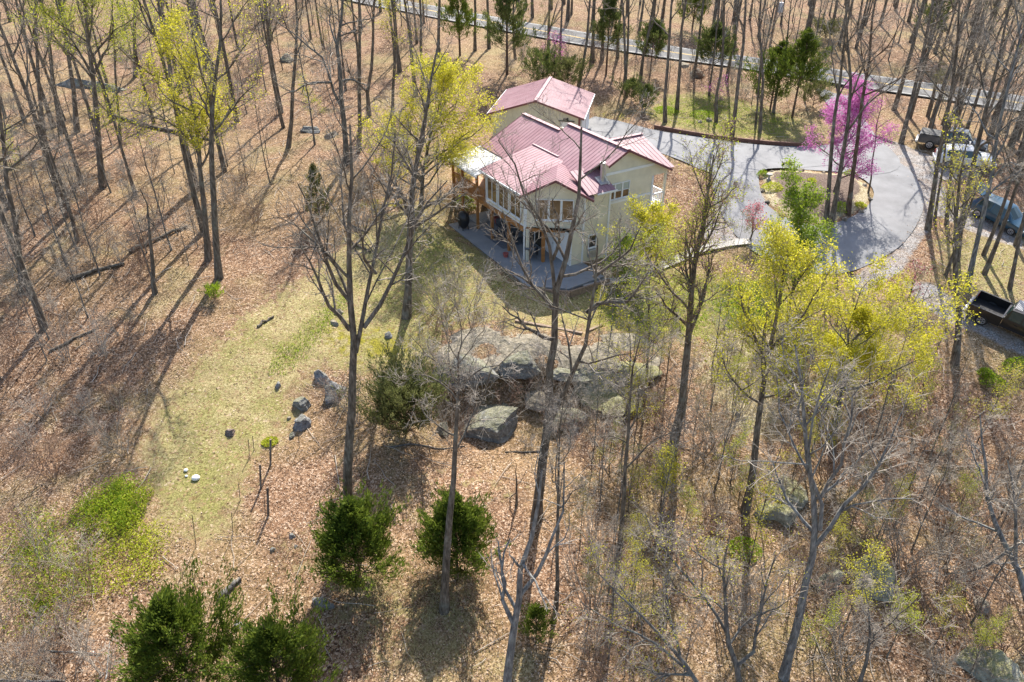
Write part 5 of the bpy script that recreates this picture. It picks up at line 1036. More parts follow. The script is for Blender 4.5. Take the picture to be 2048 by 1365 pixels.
THIN = [shared_tree(70 + i, 8 + i, .055 + .01 * (i % 3), 10, sub=(5, 5, 3), m=(dict(trunk=M['bark_pale'], crown=M['twig']) if i % 2 else pale), t0=.25) for i in range(6)]
THINB = [shared_tree(80 + i, 6 + i, .05, 8, sub=(4, 4, 2), nleaf=1500, lsize=.085, m=leafy(['leaf_lime', 'leaf_yellow', 'leaf_olive'][i]), t0=.25) for i in range(3)]
def brush_mesh(seed, H_, n, m):
    rng = np.random.default_rng(seed); az = rng.random(n) * 6.28; P0 = np.stack([np.cos(az) * .15, np.sin(az) * .15, -.1 + 0 * az], 1)
    d = np.stack([np.cos(az) * rng.uniform(.1, .8, n), np.sin(az) * rng.uniform(.1, .8, n), np.ones(n)], 1); L = H_ * rng.uniform(.6, 1.1, n)
    Q = P0[:, None] + norm(d)[:, None] * (L[:, None] * np.linspace(0, 1, 5))[..., None] + np.cumsum(rng.normal(0, .05, (n, 5, 3)), 1)
    Rr = .016 * np.linspace(1, .35, 5)[None] * np.ones((n, 1)); B_, Br = grow(Q, Rr, 6, .25, 1, .45, .7, .2, 4, rng, wig=.22); C_, Cr = grow(B_, Br, 4, .2, 1, .5, .7, .1, 3, rng, wig=.25)
    V, F = merge([tubes(Q, Rr, 4), tubes(B_, np.maximum(Br, .005) * 1.2, 3), tubes(C_, np.maximum(Cr, .004) * 1.5, 3)])
    return np_mesh('brush', V, F, m, True)
BRUSH = [brush_mesh(90 + i, 1.4 + .35 * i, 11, M[['twig_pale', 'twig_red', 'twig', 'twig_pale', 'twig_red', 'twig'][i]]) for i in range(6)]
LANDMARKS = [('the tallest tree', 1074, 1035), ('the blue-grey dead tree', 1012, 1400), ('the slim front tree', 888, 1222), ('the dense brown tree', 1342, 905), ('the left yellow-green tree', 1490, 1022), ('the fan-limbed grey tree', 1568, 1352),
 ('the broad yellow-green tree', 1665, 905), ('the big mossy boulder', 1742, 1165), ('the right boulder cluster', 1560, 1010), ('the largest ledge boulder', 985, 858), ('the olive juniper', 812, 872), ('the tall forking tree', 692, 1052), ('the lawn tree', 812, 634),
 ('the dark litter-edge trunk', 437, 557), ('the broken dead trunk', 310, 587), ('the lower fallen log', 190, 545), ('the upper fallen log', 315, 482), ('the left-edge tree', 45, 584), ('the big lime-leafed tree', 205, 375), ('the long mossy log', 320, 258), ('the upper left ledge', 180, 175),
 ('the forked pale tree', 692, 328), ('the golden tree', 842, 405), ('the leaning twin trunk', 832, 192), ('the conical evergreen', 920, 112), ('the green pine', 1014, 150), ('the garage', 1085, 200), ('the dark bank evergreen', 1212, 150), ('the flat-topped cedar', 1419, 175), ('the verge cedars', 1562, 228),
 ('the utility pole', 1540, 92), ('the wide dark evergreen', 1384, 62), ('the grey-green bush', 1650, 78), ('the pale pine', 1850, 110), ('the dark parked pickup', 1870, 300), ('the white car', 1920, 335), ('the blue car', 1990, 450), ('the black pickup', 1990, 670), ('the lower right pale stone', 1960, 1215), ('the bottom right boulder', 1985, 1345),
 ('the pale bottom tree', 1482, 1400), ('the forked grey sapling', 1719, 1372), ('the right-edge leaning tree', 2046, 1200), ('the bottom left brush', 100, 1340), ('the left brambles', 100, 1150), ('the dark juniper', 640, 440), ('the upper straight trunk', 270, 155), ('the slanting lime tree', 121, 268), ('the gravel leaning trunk', 1802, 288), ('the rock shelf', 1270, 745), ('the straw grass', 1480, 760), ('the small leafing sapling', 1322, 1012)]
LMP = np.array([G(x, y)[:2] for _, x, y in LANDMARKS]); LMX = np.array([(x, y) for _, x, y in LANDMARKS], float); USED = {}
def where(kind, p):
    """label from the nearest thing one can find in the photo"""
    px = np.array(proj((p[0], p[1], hz(*p)))); d = np.hypot(*(LMP - np.array(p)).T)
    for i in np.argsort(d)[:6]:
        v = px - LMX[i]
        if abs(v[0]) > 1.3 * abs(v[1]): w = 'left of' if v[0] < 0 else 'right of'
        elif abs(v[1]) > 1.3 * abs(v[0]): w = 'uphill of' if v[1] < 0 else 'downhill of'
        else: w = ('uphill left of' if v[0] < 0 else 'uphill right of') if v[1] < 0 else ('downhill left of' if v[0] < 0 else 'downhill right of')
        w = ('close ' if d[i] < 2.5 else '' if d[i] < 5 else 'some way ' if d[i] < 9 else 'far ') + w
        lab = kind + ' ' + w + ' ' + LANDMARKS[i][0]
        if lab not in USED: USED[lab] = 1; return lab
    USED[lab] += 1; return lab + ', ' + ['second', 'third', 'fourth', 'fifth', 'sixth', 'seventh', 'eighth'][min(USED[lab] - 2, 6)] + ' nearest'
ORD = ['first', 'second', 'third', 'fourth', 'fifth', 'sixth', 'seventh', 'eighth', 'ninth', 'tenth', 'eleventh', 'twelfth']
HB = np.array([G(*h['b'])[:2] for h in HERO])
def scatter(zone_px, n, sets, name, phrase, group, mind, seed, smin=.8, smax=1.2, parts_named=True, avoid=()):
    rng = np.random.default_rng(seed); poly = GP(zone_px); lo, hi = poly.min(0), poly.max(0); got = []; tries = 0
    av = [GP(a) for a in avoid]
    while len(got) < n and tries < n * 80:
        tries += 1; p = lo + (hi - lo) * rng.random(2)
        if not pinside(poly, p[0], p[1]) or any(pinside(a, p[0], p[1]) for a in av): continue
        if any(sdist(pl, p[0], p[1]) > -1 for pl in paved): continue
        if _road_d(p) < 4.6: continue
        if got and min(np.hypot(*(np.array(got) - p).T)) < mind: continue
        if np.min(np.hypot(*(HB - p).T)) < mind * .6: continue
        got.append(p)
    got.sort(key=lambda p: proj((p[0], p[1], hz(*p)))[0])
    for i, p in enumerate(got):
        ms = sets[int(rng.integers(len(sets)))]; s = float(rng.uniform(smin, smax))
        lab = where(phrase.split(' ,')[0], p)
        if isinstance(ms, dict):
            t = empty(name, (p[0], p[1], hz(*p)), float(rng.random() * 6.28), lab, 'tree', group); t.scale = (s, s, s * float(rng.uniform(.9, 1.1)))
            for k, me_ in ms.items(): link(k, me_, t)
        else:
            o = link(name, ms); o.location = (p[0], p[1], hz(*p)); o.rotation_euler = (0, 0, float(rng.random() * 6.28)); o.scale = (s, s, s); tag(o, lab, 'shrub', group)
    return got
def _road_d(p): return float(np.min(np.hypot(rc[:, 0] - p[0], rc[:, 1] - p[1])))
ZA1 = [(0, 0), (500, 0), (560, 130), (330, 330), (120, 420), (0, 420)]
ZA2 = [(500, 0), (860, 10), (880, 110), (760, 190), (640, 300), (540, 330), (430, 300)]
ZA3 = [(0, 420), (330, 330), (560, 330), (520, 470), (350, 560), (220, 700), (0, 760)]
ZB1 = [(930, 5), (1330, 5), (1330, 80), (1060, 40)]; ZB2 = [(1400, 5), (2040, 5), (2040, 160), (1700, 130), (1420, 92)]
ZC = [(1010, 110), (1180, 110), (1420, 150), (1620, 190), (1600, 240), (1380, 190), (1230, 180), (1130, 150), (1000, 160)]
ZD = [(1760, 215), (2046, 245), (2046, 400), (1960, 300), (1830, 262)]
ZD2 = [(1900, 480), (2046, 480), (2046, 600), (1960, 590), (1860, 560)]
ZE = [(1300, 830), (1480, 890), (1640, 910), (1880, 850), (2046, 860), (2046, 1360), (1180, 1360), (1150, 930)]
ZE2 = [(1570, 690), (1800, 690), (1850, 760), (1860, 860), (1640, 900), (1560, 850)]
ZF = [(0, 760), (240, 700), (300, 800), (260, 930), (0, 1030)]
scatter(ZA1, 26, WOODS + BUDS[:1], 'tree', 'bare woodland tree', 'trees of the upper left woods', 2.6, 1)
scatter(ZA2, 18, WOODS + BUDS[:2], 'tree', 'grey woodland tree', 'trees of the woods left of the garage', 2.4, 2)
scatter(ZA3, 8, WOODS, 'tree', 'lone bare tree', 'scattered trees left of the lawn', 3.5, 3)
scatter(ZB1, 16, WOODS, 'tree', 'bare roadside woods tree', 'trees beyond the road above the garage', 2.2, 4)
scatter(ZB2, 40, WOODS + BUDS[2:], 'tree', 'bare tree beyond the road', 'trees beyond the road at upper right', 2.0, 5)
scatter(ZC, 11, WOODS, 'tree', 'bare bank tree', 'trees between road and drive', 2.2, 6, .7, 1.0)
scatter(ZD, 18, WOODS + BUDS[2:], 'tree', 'bare parking-side tree', 'trees by the gravel parking', 1.9, 7)
scatter(ZD2, 4, WOODS[:3], 'tree', 'bare tree among the parked cars', 'trees between the parked cars', 2.6, 8, .7, .9)
scatter(ZA1, 22, THIN + THINB[:1], 'sapling', 'thin bare sapling', 'saplings of the upper left woods', 1.6, 11)
scatter(ZA2, 22, THIN + THINB, 'sapling', 'thin woodland sapling', 'saplings left of the garage', 1.4, 12)
scatter(ZA3, 26, THIN, 'sapling', 'thin sapling in leaf litter', 'saplings left of the lawn', 1.5, 13, .5, .9)
scatter(ZC, 12, THIN + THINB[2:], 'sapling', 'thin bank sapling', 'saplings between road and drive', 1.3, 14, .5, .9)
scatter(ZB2, 26, THIN, 'sapling', 'thin sapling beyond the road', 'saplings beyond the road', 1.6, 15)
scatter(ZE, 46, THIN + THINB * 2 + THINB, 'sapling', 'thin lower-right sapling', 'saplings of the lower right woods', 1.0, 16, .45, .85)
scatter(ZE2, 22, THIN[:1] + THINB * 2, 'sapling', 'leafing sapling', 'saplings left of the black pickup', 1.2, 17, .5, .9)
scatter([(1190, 640), (1330, 680), (1480, 700), (1470, 860), (1300, 850), (1180, 820)], 13, THINB * 2 + THIN[:2], 'sapling', 'leafing mid-slope sapling', 'saplings right of the rock ledge', 1.1, 19, .5, .85)
scatter([(1120, 880), (1300, 870), (1350, 1365), (1100, 1365)], 8, THIN + THINB[1:], 'sapling', 'thin centre-slope sapling', 'saplings below the rock ledge', 1.1, 20, .45, .8)
scatter([(1440, 560), (1560, 545), (1640, 640), (1560, 700), (1440, 660)], 8, THINB, 'sapling', 'leafing path-side sapling', 'saplings by the garden path', 1.1, 32, .5, .8)
scatter(ZD, 10, THIN + THINB[2:], 'sapling', 'thin sapling by the parking', 'saplings behind the parked cars', 1.4, 18, .7, 1.)
scatter(ZE, 58, BRUSH, 'brush', 'tangled bare brush', 'bare brush of the lower right woods', .9, 21, .8, 1.5)
scatter(ZA3 , 36, BRUSH, 'brush', 'tangled brush in leaf litter', 'bare brush left of the lawn', 1.2, 22, .8, 1.3)
scatter(ZA1, 34, BRUSH, 'brush', 'tangled brush', 'bare brush of the upper left woods', 1.5, 23, .9, 1.5)
scatter(ZA2, 24, BRUSH, 'brush', 'tangled woodland brush', 'bare brush left of the garage', 1.5, 24, .9, 1.5)
scatter(ZC, 16, BRUSH, 'brush', 'tangled bank brush', 'bare brush between road and drive', 1.2, 25, .8, 1.2)
scatter(ZE2, 16, BRUSH, 'brush', 'tangled slope brush', 'bare brush left of the black pickup', 1., 26, .8, 1.2)
scatter([(880, 720), (1000, 730), (1300, 760), (1310, 860), (1130, 920), (870, 890), (760, 880), (640, 800), (740, 760)], 26, BRUSH, 'brush', 'bare twiggy brush', 'bare brush among the rocks', .9, 27, .6, 1.1)
scatter([(880, 590), (1000, 600), (1010, 650), (900, 700), (860, 680)], 7, BRUSH, 'brush', 'bare twiggy lawn-edge shrub', 'bare shrubs at the lawn edge', .8, 28, .7, 1.1)
scatter(ZF, 10, BRUSH, 'brush', 'bare left-edge brush', 'bare brush at the left edge', 1.2, 29, .8, 1.2)
scatter([(690, 360), (820, 330), (830, 420), (760, 460), (680, 470)], 9, BRUSH, 'brush', 'bare brush', 'bare brush below the golden tree', 1, 30, 1., 1.6)
scatter([(0, 1230), (180, 1260), (240, 1360), (0, 1362)], 8, BRUSH, 'brush', 'pale brush', 'brush heap at the bottom left', .7, 31, .8, 1.2)
scatter([(10, 1050), (180, 1060), (220, 1160), (120, 1260), (0, 1270)], 6, BRUSH, 'brush', 'bare stems in the brambles', 'bare stems in the brambles', .9, 33, .6, 1.0)
# ================================================================== PART 4: vehicles, rocks, small things
def ground_frame(c, heading):
    """matrix of a thing standing on the slope at c, x axis along heading"""
    e = .9; n = Vector((-(hz(c[0] + e, c[1]) - hz(c[0] - e, c[1])) / (2 * e), -(hz(c[0], c[1] + e) - hz(c[0], c[1] - e)) / (2 * e), 1)).normalized()
    f = Vector((math.cos(heading), math.sin(heading), 0)); f = (f - n * f.dot(n)).normalized(); l = n.cross(f)
    from mathutils import Matrix
    m = Matrix((f, l, n)).transposed().to_4x4(); m.translation = Vector((c[0], c[1], hz(c[0], c[1]) + .03)); return m
def wheel(parent, x, y, r=.36, w=.24, side=1):
    ty = MB(); k = 24; prof = [(r * .62, -w / 2), (r * .93, -w / 2), (r, -w * .3), (r, w * .3), (r * .93, w / 2), (r * .62, w / 2)]
    for (rr, yy) in prof: ty.v += [(x + rr * math.cos(2 * math.pi * i / k), y + yy, r + rr * math.sin(2 * math.pi * i / k)) for i in range(k)]
    for j in range(len(prof) - 1): ty.f += [(j * k + i, j * k + (i + 1) % k, (j + 1) * k + (i + 1) % k, (j + 1) * k + i) for i in range(k)]
    wo = ty.build('wheel', M['rubber'], parent, smooth=False)
    rm = MB(); yo = y + side * w * .42
    rm.bar((x, y - side * w * .1, r), (x, y + side * w * .22, r), r * 1.22, r * 1.22, 20); rm.build('hub', M['black'], wo)
    sp = MB()
    for i in range(6):
        a = i * math.pi / 3; sp.bar((x + .05 * math.cos(a), yo, r + .05 * math.sin(a)), (x + r * .6 * math.cos(a), yo, r + r * .6 * math.sin(a)), .07, .03, 4, (0, 1, 0))
    for i in range(20):
        a, b = i * math.pi / 10, (i + 1) * math.pi / 10
        sp.bar((x + r * .6 * math.cos(a), yo, r + r * .6 * math.sin(a)), (x + r * .6 * math.cos(b), yo, r + r * .6 * math.sin(b)), .04, .05, 4, (0, 1, 0))
    sp.build('rim', M['rim'], wo)
def car_body(parent, st, paint, glass_segs, open_hatch=False):
    """st: stations (x, half width, z floor, z belt, z roof, roof half width); lofted body, then glass panels laid on it"""
    ring = []
    for (x, w, zf, zb, zr, wr) in st:
        s = [(w * .80, zf), (w * .97, zf + .10), (w, zf + .30), (w * .99, zb - .12), (w * .955, zb), (wr, zr - .03), (wr * .72, zr), (0, zr + .025)]
        ring.append([(x, y, z) for y, z in s] + [(x, -y, z) for y, z in s[-2::-1]])
    n = len(ring[0]); m = MB()
    for r_ in ring: m.v += r_
    for i in range(len(ring) - 1): m.f += [(i * n + j, i * n + j + 1, (i + 1) * n + j + 1, (i + 1) * n + j) for j in range(n - 1)] + [(i * n + n - 1, i * n, (i + 1) * n, (i + 1) * n + n - 1)]
    m.f += [tuple(range(n)), tuple(range((len(ring) - 1) * n + n - 1, (len(ring) - 1) * n - 1, -1))]
    me_ = m.mesh('body', paint)
    bm = bmesh.new(); bm.from_mesh(me_); bmesh.ops.subdivide_edges(bm, edges=bm.edges, cuts=1, use_grid_fill=True, smooth=.0); bm.to_mesh(me_); bm.free()
    me_.polygons.foreach_set('use_smooth', [True] * len(me_.polygons)); body = link('body', me_, parent)
    md = body.modifiers.new('edge', 'EDGE_SPLIT'); md.split_angle = R(38)
    for nm, i, j0, j1 in glass_segs:
        # panel between stations i,i+1 and ring points j0..j1, inset and proud
        A, B, C, D = (Vector(ring[i][j0]), Vector(ring[i][j1]), Vector(ring[i + 1][j1]), Vector(ring[i + 1][j0])); c = (A + B + C + D) / 4
        nr = (B - A).cross(D - A).normalized()
        if nr.dot(c - Vector((c.x, 0, .7))) < 0: nr = -nr
        g = MB(); q = [c + (p - c) * .88 + nr * .012 for p in (A, B, C, D)]
        if j1 - j0 > 1:
            mid = [Vector(ring[i][(j0 + j1) // 2]), Vector(ring[i + 1][(j0 + j1) // 2])]
            mid = [c + (p - c) * .88 + nr * .03 for p in mid]; g.add([q[0], mid[0], mid[1], q[3]], [(0, 1, 2, 3)]); g.add([mid[0], q[1], q[2], mid[1]], [(0, 1, 2, 3)])
        else: g.slab(q, .01, tuple(nr))
        g.build(nm, M['glass_car'], parent)
    return body
def lights(parent, xf, xr, w, zf, zr_):
    lm, tm = M['lamp_clear'], M['lamp_red']
    for s in (-1, 1):
        m = MB(); m.box(xf - .05, s * w - .17, zf, xf + .03, s * w + .17, zf + .15); m.build('headlight', lm, parent, .02)
        m = MB(); m.box(xr - .03, s * w - .10, zr_, xr + .06, s * w + .10, zr_ + .32); m.build('tail_light', tm, parent, .02)
M['lamp_clear'] = simple('clear_lamp_lens', (0.7, 0.72, 0.74), .15, .05); M['lamp_red'] = simple('red_lamp_lens', (0.5, 0.02, 0.02), .25, .1)
def paint(name, col): return simple(name, col, .32, .04, 1, spec=.6, coat=.8)
M['paint_black'] = paint('black_paint', (.012, .011, .012)); M['paint_dark'] = paint('dark_blue_paint', (.02, .024, .032)); M['paint_blue'] = paint('teal_blue_paint', (.010, .062, .11)); M['paint_white'] = paint('white_paint', (.78, .78, .78))
def vehicle(a_px, b_px, la, lb, name, label, cat):
    """rear and front axle points seen at a_px, b_px; la: distance of the thing's origin (middle) ahead of the rear axle"""
    A, B = G(*a_px), G(*b_px); hd = math.atan2(B[1] - A[1], B[0] - A[0]); c = A[:2] + np.array([math.cos(hd), math.sin(hd)]) * la
    nrm_ = np.array([-math.sin(hd), math.cos(hd)]); c = c + nrm_ * (.85 if nrm_[1] > 0 else -.85)
    t = empty(name, (0, 0, 0), 0, label, cat); t.matrix_world = ground_frame(c, hd); return t
def pickup(t, pm, tonneau=False):
    st = [(-.62, .90, .42, 1.12, 1.16, .80), (-.60, .90, .42, 1.14, 1.30, .78), (-.42, .92, .42, 1.16, 1.80, .66), (.35, .93, .42, 1.15, 1.85, .67), (.98, .93, .42, 1.14, 1.80, .66), (1.58, .93, .42, 1.12, 1.20, .76), (1.68, .93, .42, 1.10, 1.13, .78), (2.45, .91, .44, 1.04, 1.07, .72), (2.72, .84, .50, .92, .95, .62)]
    car_body(t, st, pm, [('rear_window', 1, 5, 9), ('side_window', 2, 4, 5), ('side_window', 2, 9, 10), ('side_window', 3, 4, 5), ('side_window', 3, 9, 10), ('windshield', 4, 5, 9)])
    m = MB(); m.box(-2.55, .84, .48, -.64, .93, 1.17); m.box(-2.55, -.93, .48, -.64, -.84, 1.17); m.box(-2.55, -.838, .50, -.64, .838, .62); m.box(-.72, -.838, .62, -.64, .838, 1.15)
    bed = m.build('bed', pm, t)
    m = MB(); m.box(-2.63, -.90, .52, -2.555, .90, 1.17); tg = m.build('tailgate', pm, t); m = MB(); m.box(-2.66, -.12, .98, -2.632, .12, 1.04); m.build('handle', M['black'], tg)
    m = MB(); m.box(-2.55, -.83, .622, -.73, .83, .64); m.build('bed_liner', M['black'], bed)
    for s in (-1, 1): m = MB(); m.box(-2.56, s * .885 - .055, 1.172, -.66, s * .885 + .055, 1.20); m.build('bed_rail', M['black'], bed)
    if tonneau: m = MB(); m.box(-2.58, -.88, 1.203, -.66, .88, 1.25); m.build('bed_cover', M['black_cloth'], t, .02)
    m = MB(); m.box(-2.82, -.86, .42, -2.64, .86, .58); m.build('bumper', M['metal'], t, .02); m = MB(); m.box(2.68, -.86, .40, 2.86, .86, .60); m.build('bumper', M['black'], t, .03)
    for x in (-1.62, 1.72):
        for s in (-1, 1): wheel(t, x, s * .82, .38, .26, s)
    for s in (-1, 1):
        m = MB(); m.box(1.28, s * 1.02 - .11, 1.12, 1.40, s * 1.02 + .11, 1.30); m.build('mirror', M['rim'], t, .03)
        for x in (.08, .62): m = MB(); m.box(x, s * .935 - .02, .98, x + .16, s * .935 + .02, 1.02); m.build('handle', M['black'], t)
    for k in range(6): m = MB(); m.box(-.34 + k * .07, -.5, 1.842, -.31 + k * .07, .5, 1.862); m.build('roof_rib', M['metal'], t)
    lights(t, 2.70, -2.60, .78, .74, .80)
M['black_cloth'] = simple('black_vinyl_cover', (.035, .038, .042), .5, .2, 3)
t = vehicle((1958, 650), (2046, 692), 1.60, 0, 'pickup_truck', 'black crew-cab pickup with open bed parked at the right edge', 'pickup truck'); pickup(t, M['paint_black'])
t = vehicle((1852, 300), (1930, 312), 1.75, 0, 'pickup_truck', 'dark pickup with covered bed parked behind the white car', 'pickup truck'); pickup(t, M['paint_dark'], True)
def sedan(t, pm, hatch=False):
    if hatch: st = [(-2.22, .80, .35, .80, .86, .70), (-2.18, .86, .32, .92, .98, .74), (-1.72, .90, .30, .98, 1.50, .58), (-.6, .92, .28, .97, 1.60, .62), (.35, .92, .28, .95, 1.56, .61), (1.12, .92, .28, .94, .99, .74), (1.95, .88, .32, .84, .90, .66), (2.22, .76, .38, .68, .72, .52)]
    else: st = [(-2.30, .76, .36, .80, .86, .62), (-2.20, .86, .32, .92, .97, .72), (-1.55, .90, .30, .96, 1.01, .72), (-.75, .91, .28, .95, 1.40, .57), (.30, .91, .28, .94, 1.43, .58), (1.10, .91, .28, .93, .97, .74), (1.95, .88, .32, .84, .88, .66), (2.28, .76, .38, .68, .72, .5)]
    k = 1 if hatch else 2
    car_body(t, st, pm, [('rear_window', k, 5, 9), ('side_window', k + 1, 4, 5), ('side_window', k + 1, 9, 10), ('windshield', 4, 5, 9)] + ([('side_window', 3, 4, 5), ('side_window', 3, 9, 10)] if hatch else []))
    for x in (-1.35, 1.38):
        for s in (-1, 1): wheel(t, x, s * .80, .33, .22, s)
    for s in (-1, 1): m = MB(); m.box(.80, s * 1.0 - .10, .93, .94, s * 1.0 + .10, 1.06); m.build('mirror', pm, t, .03)
    m = MB(); m.box(-2.36, -.8, .34, -2.22, .8, .55); m.build('bumper', pm, t, .04); m = MB(); m.box(2.16, -.74, .34, 2.34, .74, .54); m.build('bumper', pm, t, .05)
    lights(t, 2.14, -2.22, .66, .60, .62)
t = vehicle((1950, 434), (2014, 468), 1.38, 0, 'car', 'teal-blue hatchback with raised tailgate parked on gravel', 'car'); sedan(t, M['paint_blue'], True)
m = MB(); m.slab([(-1.75, -.62, 1.60), (-1.75, .62, 1.60), (-2.75, .66, 1.92), (-2.75, -.66, 1.92)], .06); hg = m.build('tailgate', M['paint_blue'], t, .01)
m = MB(); m.slab([(-1.95, -.5, 1.672), (-1.95, .5, 1.672), (-2.45, .52, 1.832), (-2.45, -.52, 1.832)], .01); m.build('rear_window', M['glass_car'], hg)
for s in (-1, 1): m = MB(); m.bar((-2.1, s * .68, 1.0), (-2.35, s * .62, 1.76), .03, .03, 6); m.build('strut', M['black'], hg)
t = vehicle((1892, 336), (1942, 340), 1.4, 0, 'car', 'white car parked on gravel in front of the dark pickup', 'car'); sedan(t, M['paint_white'], True)

# rocks
def rock_mesh(seed, sx, sy, sz, mat, cuts=13, sub=4):
    rng = np.random.default_rng(seed); bm = bmesh.new(); bmesh.ops.create_icosphere(bm, subdivisions=sub, radius=1)
    V = np.array([v.co[:] for v in bm.verts])
    for _ in range(cuts):
        n = rng.normal(0, 1, 3); n[2] = abs(n[2]) * .8; n /= np.linalg.norm(n); d = rng.uniform(.42, .82); e = np.maximum(V @ n - d, 0); V -= e[:, None] * n * .985
    for f_, a_ in ((2.3, .10), (6.1, .05), (15., .03)):
        ph = rng.random(3) * 6; V *= 1 + a_ * (np.sin(V[:, :1] * f_ + ph[0]) * np.sin(V[:, 1:2] * f_ * 1.2 + ph[1]) + np.sin(V[:, 2:] * f_ * 1.4 + ph[2]) * .7)
    V *= [sx, sy, sz]
    for v, c in zip(bm.verts, V): v.co = c
    me_ = bpy.data.meshes.new('rock'); bm.to_mesh(me_); bm.free(); me_.materials.append(mat); return me_
def rock(px, wpx, label, mat='rock', hr=.6, dr=.8, seed=0, sink=.3, rz=None, cat='rock', name='boulder', group=None, sub=4):
    b = G(*px); s = wpx / FPX * (b[1] * CT - (b[2] - CAMZ) * ST) / 2
    o = link(name, rock_mesh(seed + 500, s, s * dr, s * hr, M[mat], sub=sub)); o.location = (b[0], b[1], b[2] + s * hr * (1 - sink) * .6); o.rotation_euler = (0, 0, rz if rz is not None else seed * 1.3)
    return tag(o, label, cat, group)
rock((985, 858), 150, 'largest grey boulder of the ledge, with a mossy top, right of the juniper', 'rock', .5, .8, 141, .3, .1)
rock((935, 748), 150, 'dark upright slab at the left end of the rock ledge', 'rock', .42, .55, 2, .25, .1)
rock((1045, 738), 110, 'broken dark rock in the middle of the ledge crevice', 'rock', .45, .6, 3, .3, .3)
rock((1130, 845), 90, 'grey rock at the foot of the tallest tree', 'rock', .5, .7, 5, .35)
rock((1075, 800), 80, 'tan rock behind the tallest tree', 'rock_tan', .45, .8, 6, .35)
def rock_slab(px, label, mat, lift=.10, drop=1.5, seed=0, amp=.085):
    rng = np.random.default_rng(seed); poly = smooth_poly(GP(px), 8); poly = poly + rng.normal(0, .06, poly.shape); c0 = poly.mean(0); step = .28
    def top(a): x, y = a[:, 0], a[:, 1]; return hgt(np.clip(x, -99, 99), y + .25, False) + lift + amp * (np.sin(x * 1.3 + 2 * np.sin(y * .9)) + .7 * np.sin(y * 2.3 + x * .8) + .5 * np.sin(x * 5.1 + y * 1.3) * np.sin(y * 4.3))
    lo, hi = poly.min(0), poly.max(0); gx, gy = np.meshgrid(np.arange(lo[0], hi[0], step), np.arange(lo[1], hi[1], step)); g = np.stack([gx.ravel(), gy.ravel()], 1) + rng.normal(0, .06, (gx.size, 2)); g = g[sdist(poly, g[:, 0], g[:, 1]) > .12]
    vv, ee, ff, *_ = geometry.delaunay_2d_cdt([Vector(q) for q in np.vstack([poly, g])], [(k, (k + 1) % len(poly)) for k in range(len(poly))], [], 0, 1e-4)
    V2 = np.array([[v.x, v.y] for v in vv]); F = np.array([list(f_) for f_ in ff if len(f_) == 3]); cc = V2[F].mean(1); F = F[pinside(poly, cc[:, 0], cc[:, 1])]
    V = np.c_[V2, top(V2) + rng.normal(0, .015, len(V2))]; n0 = len(V); m = MB(); m.v = [tuple(v) for v in V]; m.f = [tuple(int(a) for a in f_) for f_ in F]
    rows = 6; ring = []
    for r_ in range(rows):
        t = r_ / (rows - 1); out = norm(poly - c0) * (.22 * math.sin(t * 5 + seed) + .1 * t) if r_ else 0
        z = top(poly) - drop * t; jit = rng.normal(0, .07 if r_ else 0, (len(poly), 3)); ring.append(np.c_[poly + out, z] + jit * [1, 1, .5])
    for r_ in ring: m.v += [tuple(v) for v in r_]
    k = len(poly)
    for r_ in range(rows - 1): m.f += [(n0 + r_ * k + a, n0 + r_ * k + (a + 1) % k, n0 + (r_ + 1) * k + (a + 1) % k, n0 + (r_ + 1) * k + a) for a in range(k)]
    m.v = [(a - c0[0], b - c0[1], c) for a, b, c in m.v]; o = m.build('rock_ledge', M[mat]); o.location = (c0[0], c0[1], 0); tag(o, label, 'rock')
rock_slab([(885, 690), (930, 662), (1010, 655), (1090, 672), (1110, 700), (1095, 728), (1030, 738), (960, 745), (890, 742)], 'flat tan rock ledge below the lawn with a dark broken face, left part', 'rock_tan', .02, 1.4, 1)
rock_slab([(1112, 680), (1180, 672), (1270, 672), (1320, 700), (1310, 738), (1230, 742), (1150, 742), (1108, 732)], 'flat tan rock ledge below the lawn, right part', 'rock_tan', .0, 1.2, 2)
rock_slab([(1150, 770), (1200, 762), (1270, 768), (1290, 800), (1260, 835), (1200, 830), (1160, 805)], 'sloping mossy rock shelf below the right part of the ledge', 'rock_moss', .10, 1.0, 3)
rock((1270, 745), 110, 'low mossy rock shelf under the slender leafing tree', 'rock_moss', .25, .6, 9, .4, 0)
rock((1140, 750), 90, 'low dark rock in the crevice right of the tallest tree', 'rock', .3, .6, 10, .4, 0)
rock((886, 860), 46, 'small dark rock beside the olive juniper', 'rock', .6, .8, 11)
rock((645, 760), 42, 'grey boulder behind the tall dark tree, upper of two', 'rock_bare', .75, .8, 12)
rock((668, 790), 66, 'large angular grey boulder behind the tall dark tree, lower of two', 'rock_bare', .8, .8, 13)
rock((601, 812), 46, 'lichened grey boulder at the lawn edge with a flat top', 'rock', .75, .9, 14)
rock((605, 852), 46, 'dark pyramid-shaped boulder at the lawn edge', 'rock_bare', .95, .8, 15)
rock((584, 872), 20, 'small stone in front of the dark pyramid-shaped boulder', 'rock', .8, .8, 16, sub=3)
rock((578, 838), 14, 'pale little stone left of the dark pyramid-shaped boulder', 'rock_tan', .8, .8, 17, sub=3)
rock((556, 776), 20, 'small dark stone left of the lawn-edge boulders', 'rock_bare', .8, .8, 18, sub=3)
rock((776, 674), 26, 'lone pale stone in the lawn right of the tall dark tree', 'rock_bare', .7, .8, 19, sub=3)
rock((678, 626), 24, 'stone beside the bright grass strip, upper of two', 'rock_tan', .6, .8, 20, sub=3)
rock((668, 648), 26, 'stone beside the bright grass strip, lower of two', 'rock_tan', .6, .8, 21, sub=3)
rock((462, 868), 27, 'lone brown fieldstone on the lower lawn', 'rock_brown', .7, .8, 22, sub=3)
rock((1575, 985), 95, 'lichened boulder in the right woods, upper of a cluster', 'rock_moss', .6, .8, 23)
